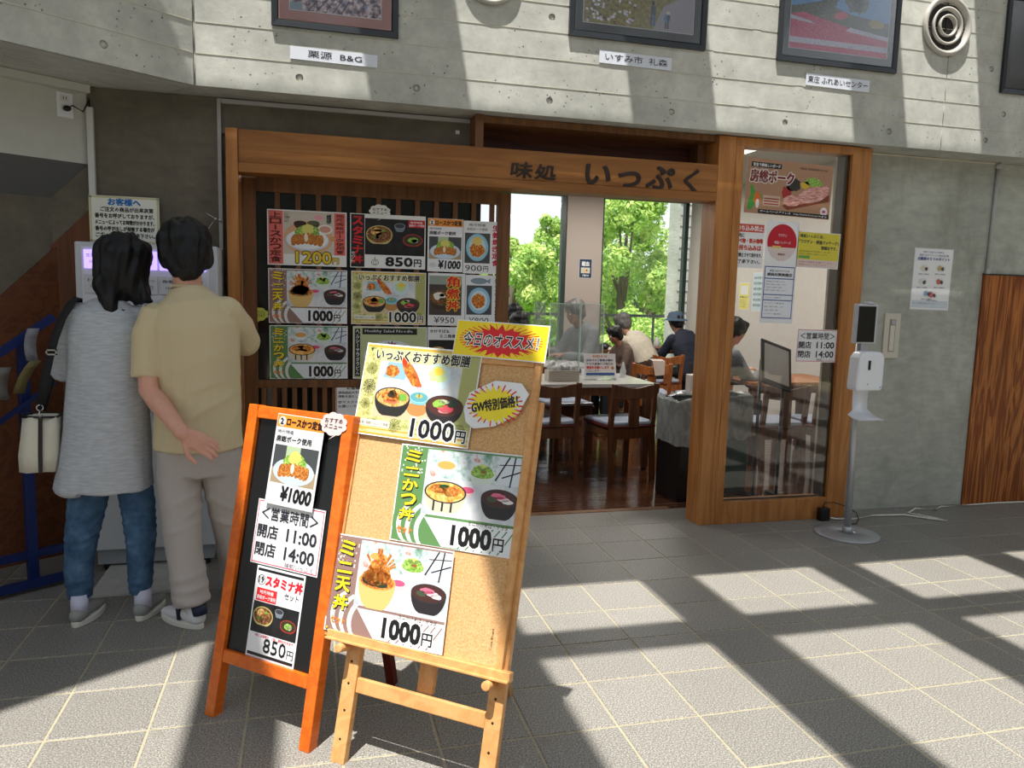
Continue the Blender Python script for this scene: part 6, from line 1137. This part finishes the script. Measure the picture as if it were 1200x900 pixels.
# ---- seated diners
def seated(label, loc, rz, shirt, hair, lean_=.25, s=1.0, sk=SKIN_D, side=0, headoff=(0, 0, 0), hat=None, seat=.46, arms=1, mask=False, trous=None):
    t = thing('person', label, 'person', loc, rz)
    t.scale = (s, s, s); sh_ = seat / s
    P = Vector((0, 0, sh_ + .09)); ch = P + Vector((side * .12, math.sin(lean_) * .44, math.cos(lean_) * .42)); nk = ch + Vector((side * .04, .05 + lean_ * .06, .06)); hd = nk + Vector((side * .02, .05 + lean_ * .08, .12)) + Vector(headoff)
    f = Vector((side * .2, 1, -.35 - lean_ * .5)).normalized(); mb = MB(); head_mb(mb, hd, f, 1.0)
    mb.tube([ch, nk, hd - Vector((0, 0, .04))], [.055, .052, .054], 12, rnd=True); mb.tube([P, (P + ch) / 2, ch], [(.13, .09), (.13, .09), (.12, .08)], 12, rnd=True)
    for k in (-1, 1):
        s0 = ch + Vector((k * .16, .0, -.02)); e0 = ch + Vector((k * .22, .14, -.24)); w0 = Vector((k * .12 + side * .1, ch.y + .36, .78 / s if arms else .6))
        mb.tube([s0, e0, w0], [.036, .034, .025], 10, rnd=True); hand(mb, w0, w0 - e0 + Vector((0, .2, 0)), (0, 0, 1), 1.0, .5, thumb=-k)
        mb.tube([P + Vector((k * .09, 0, -.02)), Vector((k * .12, .42, sh_ + .04)), Vector((k * .12, .40, .08))], [.06, .045, .035], 10, rnd=True); mb.tube([Vector((k * .12, .37, .04)), Vector((k * .12, .52, .035))], [.036, .03], 10, rnd=True)
    obj('body', fuse(mb, .010, 2), sk, t); eyes(hd, f, 1.0, t, world=False)
    mb = MB(); mb.tube([P - Vector((0, 0, .04)), P * .6 + ch * .4, ch * .8 + P * .2, ch + Vector((0, .01, .03)), nk], [(.175, .13), (.165, .125), (.185, .125), (.14, .09), (.06, .055)], 18)
    for k in (-1, 1):
        s0 = ch + Vector((k * .155, .0, -.02)); e0 = ch + Vector((k * .225, .14, -.25)); w0 = Vector((k * .12 + side * .1, ch.y + .36, .78 / s if arms else .6)); mb.tube([s0, e0, e0 + (w0 - e0) * .8], [.062, .056, .04], 12, rnd=True)
    obj('shirt', fuse(mb, .012, 3, folds(.007, 9, (1, 1, .6), s)), shirt, t)
    mb = MB(); mb.tube([P + Vector((0, 0, -.06)), P + Vector((0, 0, .06))], [(.165, .14), (.16, .12)], 14, rnd=True)
    for k in (-1, 1): mb.tube([P + Vector((k * .09, 0, -.03)), Vector((k * .12, .42, sh_ + .04)), Vector((k * .12, .41, .08))], [.085, .068, .055], 12, rnd=True)
    obj('trousers', fuse(mb, .013, 2), trous or mat('dark_trousers', (30, 32, 38), .85), t)
    obj('hair', hair_cap(hd, f, 1.04, .05, .09, vox=.010, seed=s * 9), hair, t)
    if hat:
        u = Vector((0, 0, 1)); obj('hat', MB().lathe([(.155, .02), (.11, .045), (.102, .05), (.096, .11), (.06, .13), (0, .132)], hd, 20), hat, t)
    if mask: obj('face_mask', MB().ball(hd + f * .078 - Vector((0, 0, .042)), (.05, .03, .04), 10), WHITE, t)
    return t
NAVJ = mat('navy_jacket', (28, 34, 52), .8); OFFW = mat('off_white_shirt', (196, 188, 172), .85, bump=.3); GREYS = mat('grey_shirt', (110, 114, 120), .85, bump=.3); DARKS = mat('charcoal_sweater', (48, 50, 58), .9); TEALS = mat('brown_tee', (96, 78, 70), .9)
seated('person in an off-white shirt bending over the window counter, back to the doorway', (3.93, 8.34, 0), R(12), OFFW, HAIRG, .55, 1.0, side=-1.0)
seated('person in a navy jacket and bucket hat at the right end of the counter', (4.42, 8.30, 0), R(2), NAVJ, HAIR, .3, .98, hat=mat('blue_grey_hat', (66, 84, 104), .8), side=-.6)
seated('child with dark hair seated facing left behind the front table', (3.20, 7.42, 0), R(100), TEALS, HAIR, .2, .76, arms=1, seat=.50)
seated('person in a charcoal sweater behind the clear screens on the front table', (2.97, 8.05, 0), R(110), GREYS, HAIRG, .1, 1.12)
seated('dark-haired person just above the yellow sign, farther of the two heads', (2.33, 8.05, 0), R(28), DARKS, HAIR, .3, 1.05)
seated('dark-haired person just above the yellow sign, nearer of the two heads', (2.02, 6.98, 0), R(10), mat('maroon_top', (80, 34, 38), .85), HAIR, .3, .98)
seated('person in a grey shirt eating behind the glass panel', (3.40, 6.05, 0), R(-80), GREYS, HAIR, .25, 1.0, sk=SKIN, mask=False)

# ============================================================ TREES BEYOND THE TERRACE
m, t, p = _new('fresh_leaves'); ge = t.nodes.new('ShaderNodeTexCoord').outputs['Object']; n = noisenode(t, ge, 2.2, 3); r = ramp(t, [(.3, srgb(124, 168, 74)), (.5, srgb(178, 208, 108)), (.7, srgb(222, 234, 150))]); t.links.new(n.outputs['Fac'], r.inputs[0]); t.links.new(r.outputs[0], p.inputs['Base Color']); p.inputs['Roughness'].default_value = .5
tl = t.nodes.new('ShaderNodeBsdfTranslucent'); t.links.new(r.outputs[0], tl.inputs[0]); mx = t.nodes.new('ShaderNodeMixShader'); mx.inputs[0].default_value = .4; t.links.new(p.outputs[0], mx.inputs[1]); t.links.new(tl.outputs[0], mx.inputs[2]); t.links.new(mx.outputs[0], t.nodes['Material Output'].inputs['Surface']); LEAF = m
LEAF2 = LEAF.copy(); [setattr(e, 'color', c_) for e, c_ in zip([x for x in LEAF2.node_tree.nodes if x.type == 'VALTORGB'][0].color_ramp.elements, (srgb(50, 96, 34), srgb(96, 146, 54), srgb(150, 190, 80)))]
BARK = mat('grey_bark', (96, 86, 72), .9, bump=.6)
def tree(label, x, y, zb, ztop, rad, leaf, n_=7000, seed=0, size=.16, squash=1.0):
    rr = random.Random(seed); t = thing('broadleaf_tree', label, 'tree', (x, y, zb)); H = ztop - zb
    tr = MB().tube([(0, 0, -.05), (.1, 0, H * .3), (-.1, .1, H * .55), (0, 0, H * .85)], [.22, .17, .12, .04], 10)
    obj('trunk', tr, BARK, t); cl = []
    for k in range(30):
        a_, e_ = rr.uniform(0, 2 * PI), rr.uniform(-.75, 1); q = math.sqrt(1 - e_ * e_ * .8) * rr.uniform(.35, 1)
        cl.append((Vector((rad * q * math.cos(a_), rad * q * math.sin(a_), H * .60 + H * .40 * e_ * squash)), rad * rr.uniform(.20, .38)))
    br = MB()
    for c_, r_ in cl[:12]: st_ = Vector((0, 0, max(H * .2, c_.z * .6))); br.tube([st_, (st_ + c_) / 2 + Vector((0, 0, -.2)), c_], [.07, .05, .02], 6)
    bo = obj('branch', br, BARK, t); bo['kind'] = 'stuff'
    mb = MB(); V = []; F = []
    for k in range(n_):
        c_, r_ = cl[rr.randrange(30)]; d = Vector((rr.gauss(0, 1), rr.gauss(0, 1), rr.gauss(0, 1) + .15)).normalized(); p_ = c_ + d * r_ * rr.uniform(.72, 1.05) * (1 + .25 * noise.noise(d * 3 + c_))
        n1 = (d + Vector((rr.gauss(0, .5), rr.gauss(0, .5), rr.gauss(0, .5)))).normalized(); a_ = n1.orthogonal().normalized(); b_ = n1.cross(a_); q = rr.uniform(0, 6.28); u_ = (a_ * math.cos(q) + b_ * math.sin(q)) * size * rr.uniform(.6, 1.2); w_ = n1.cross(u_) * .55
        i = len(V); V += [p_ - u_, p_ - w_, p_ + u_ + n1 * size * .1, p_ + w_]; F.append((i, i + 1, i + 2, i + 3))
    me = bpy.data.meshes.new('foliage'); me.from_pydata([tuple(v) for v in V], [], F); o = obj('foliage', me, leaf, t); o['kind'] = 'stuff'; return t
tree('pale green tree filling the left rear window', 6.3, 24, -2.4, 3.1, 1.5, LEAF, 16000, 1, .085)
tree('slim tree at the right edge of the left rear window, behind the first', 8.9, 28, -2.4, 4.1, 1.0, LEAF, 8000, 2, .09)
tree('tall bright green tree in the right rear window beside the column', 9.3, 22, -2.4, 4.3, 1.55, LEAF, 18000, 3, .085)
tree('full pale green tree in the right rear window beside the outside pillar', 12.6, 27, -2.4, 3.6, 2.0, LEAF, 16000, 4, .09)
tree('dark green tree standing low behind the bright ones', 13.0, 33, -2.4, 2.4, 3.0, LEAF2, 11000, 5, .12)
tree('dark green tree low behind the left window tree', 8.4, 34, -2.4, 1.9, 2.6, LEAF2, 9000, 6, .12)
tree('low bush-like tree just beyond the terrace railing on the left', 4.9, 16, -2.4, .35, 1.5, LEAF2, 11000, 7, .075)
tree('low bush-like tree just beyond the terrace railing on the right', 8.0, 17, -2.4, .45, 1.5, LEAF, 11000, 8, .075)
tree('spreading green tree far to the left, behind the lattice screen', 2.6, 25, -2.4, 3.4, 2.0, LEAF, 9000, 9, .11)
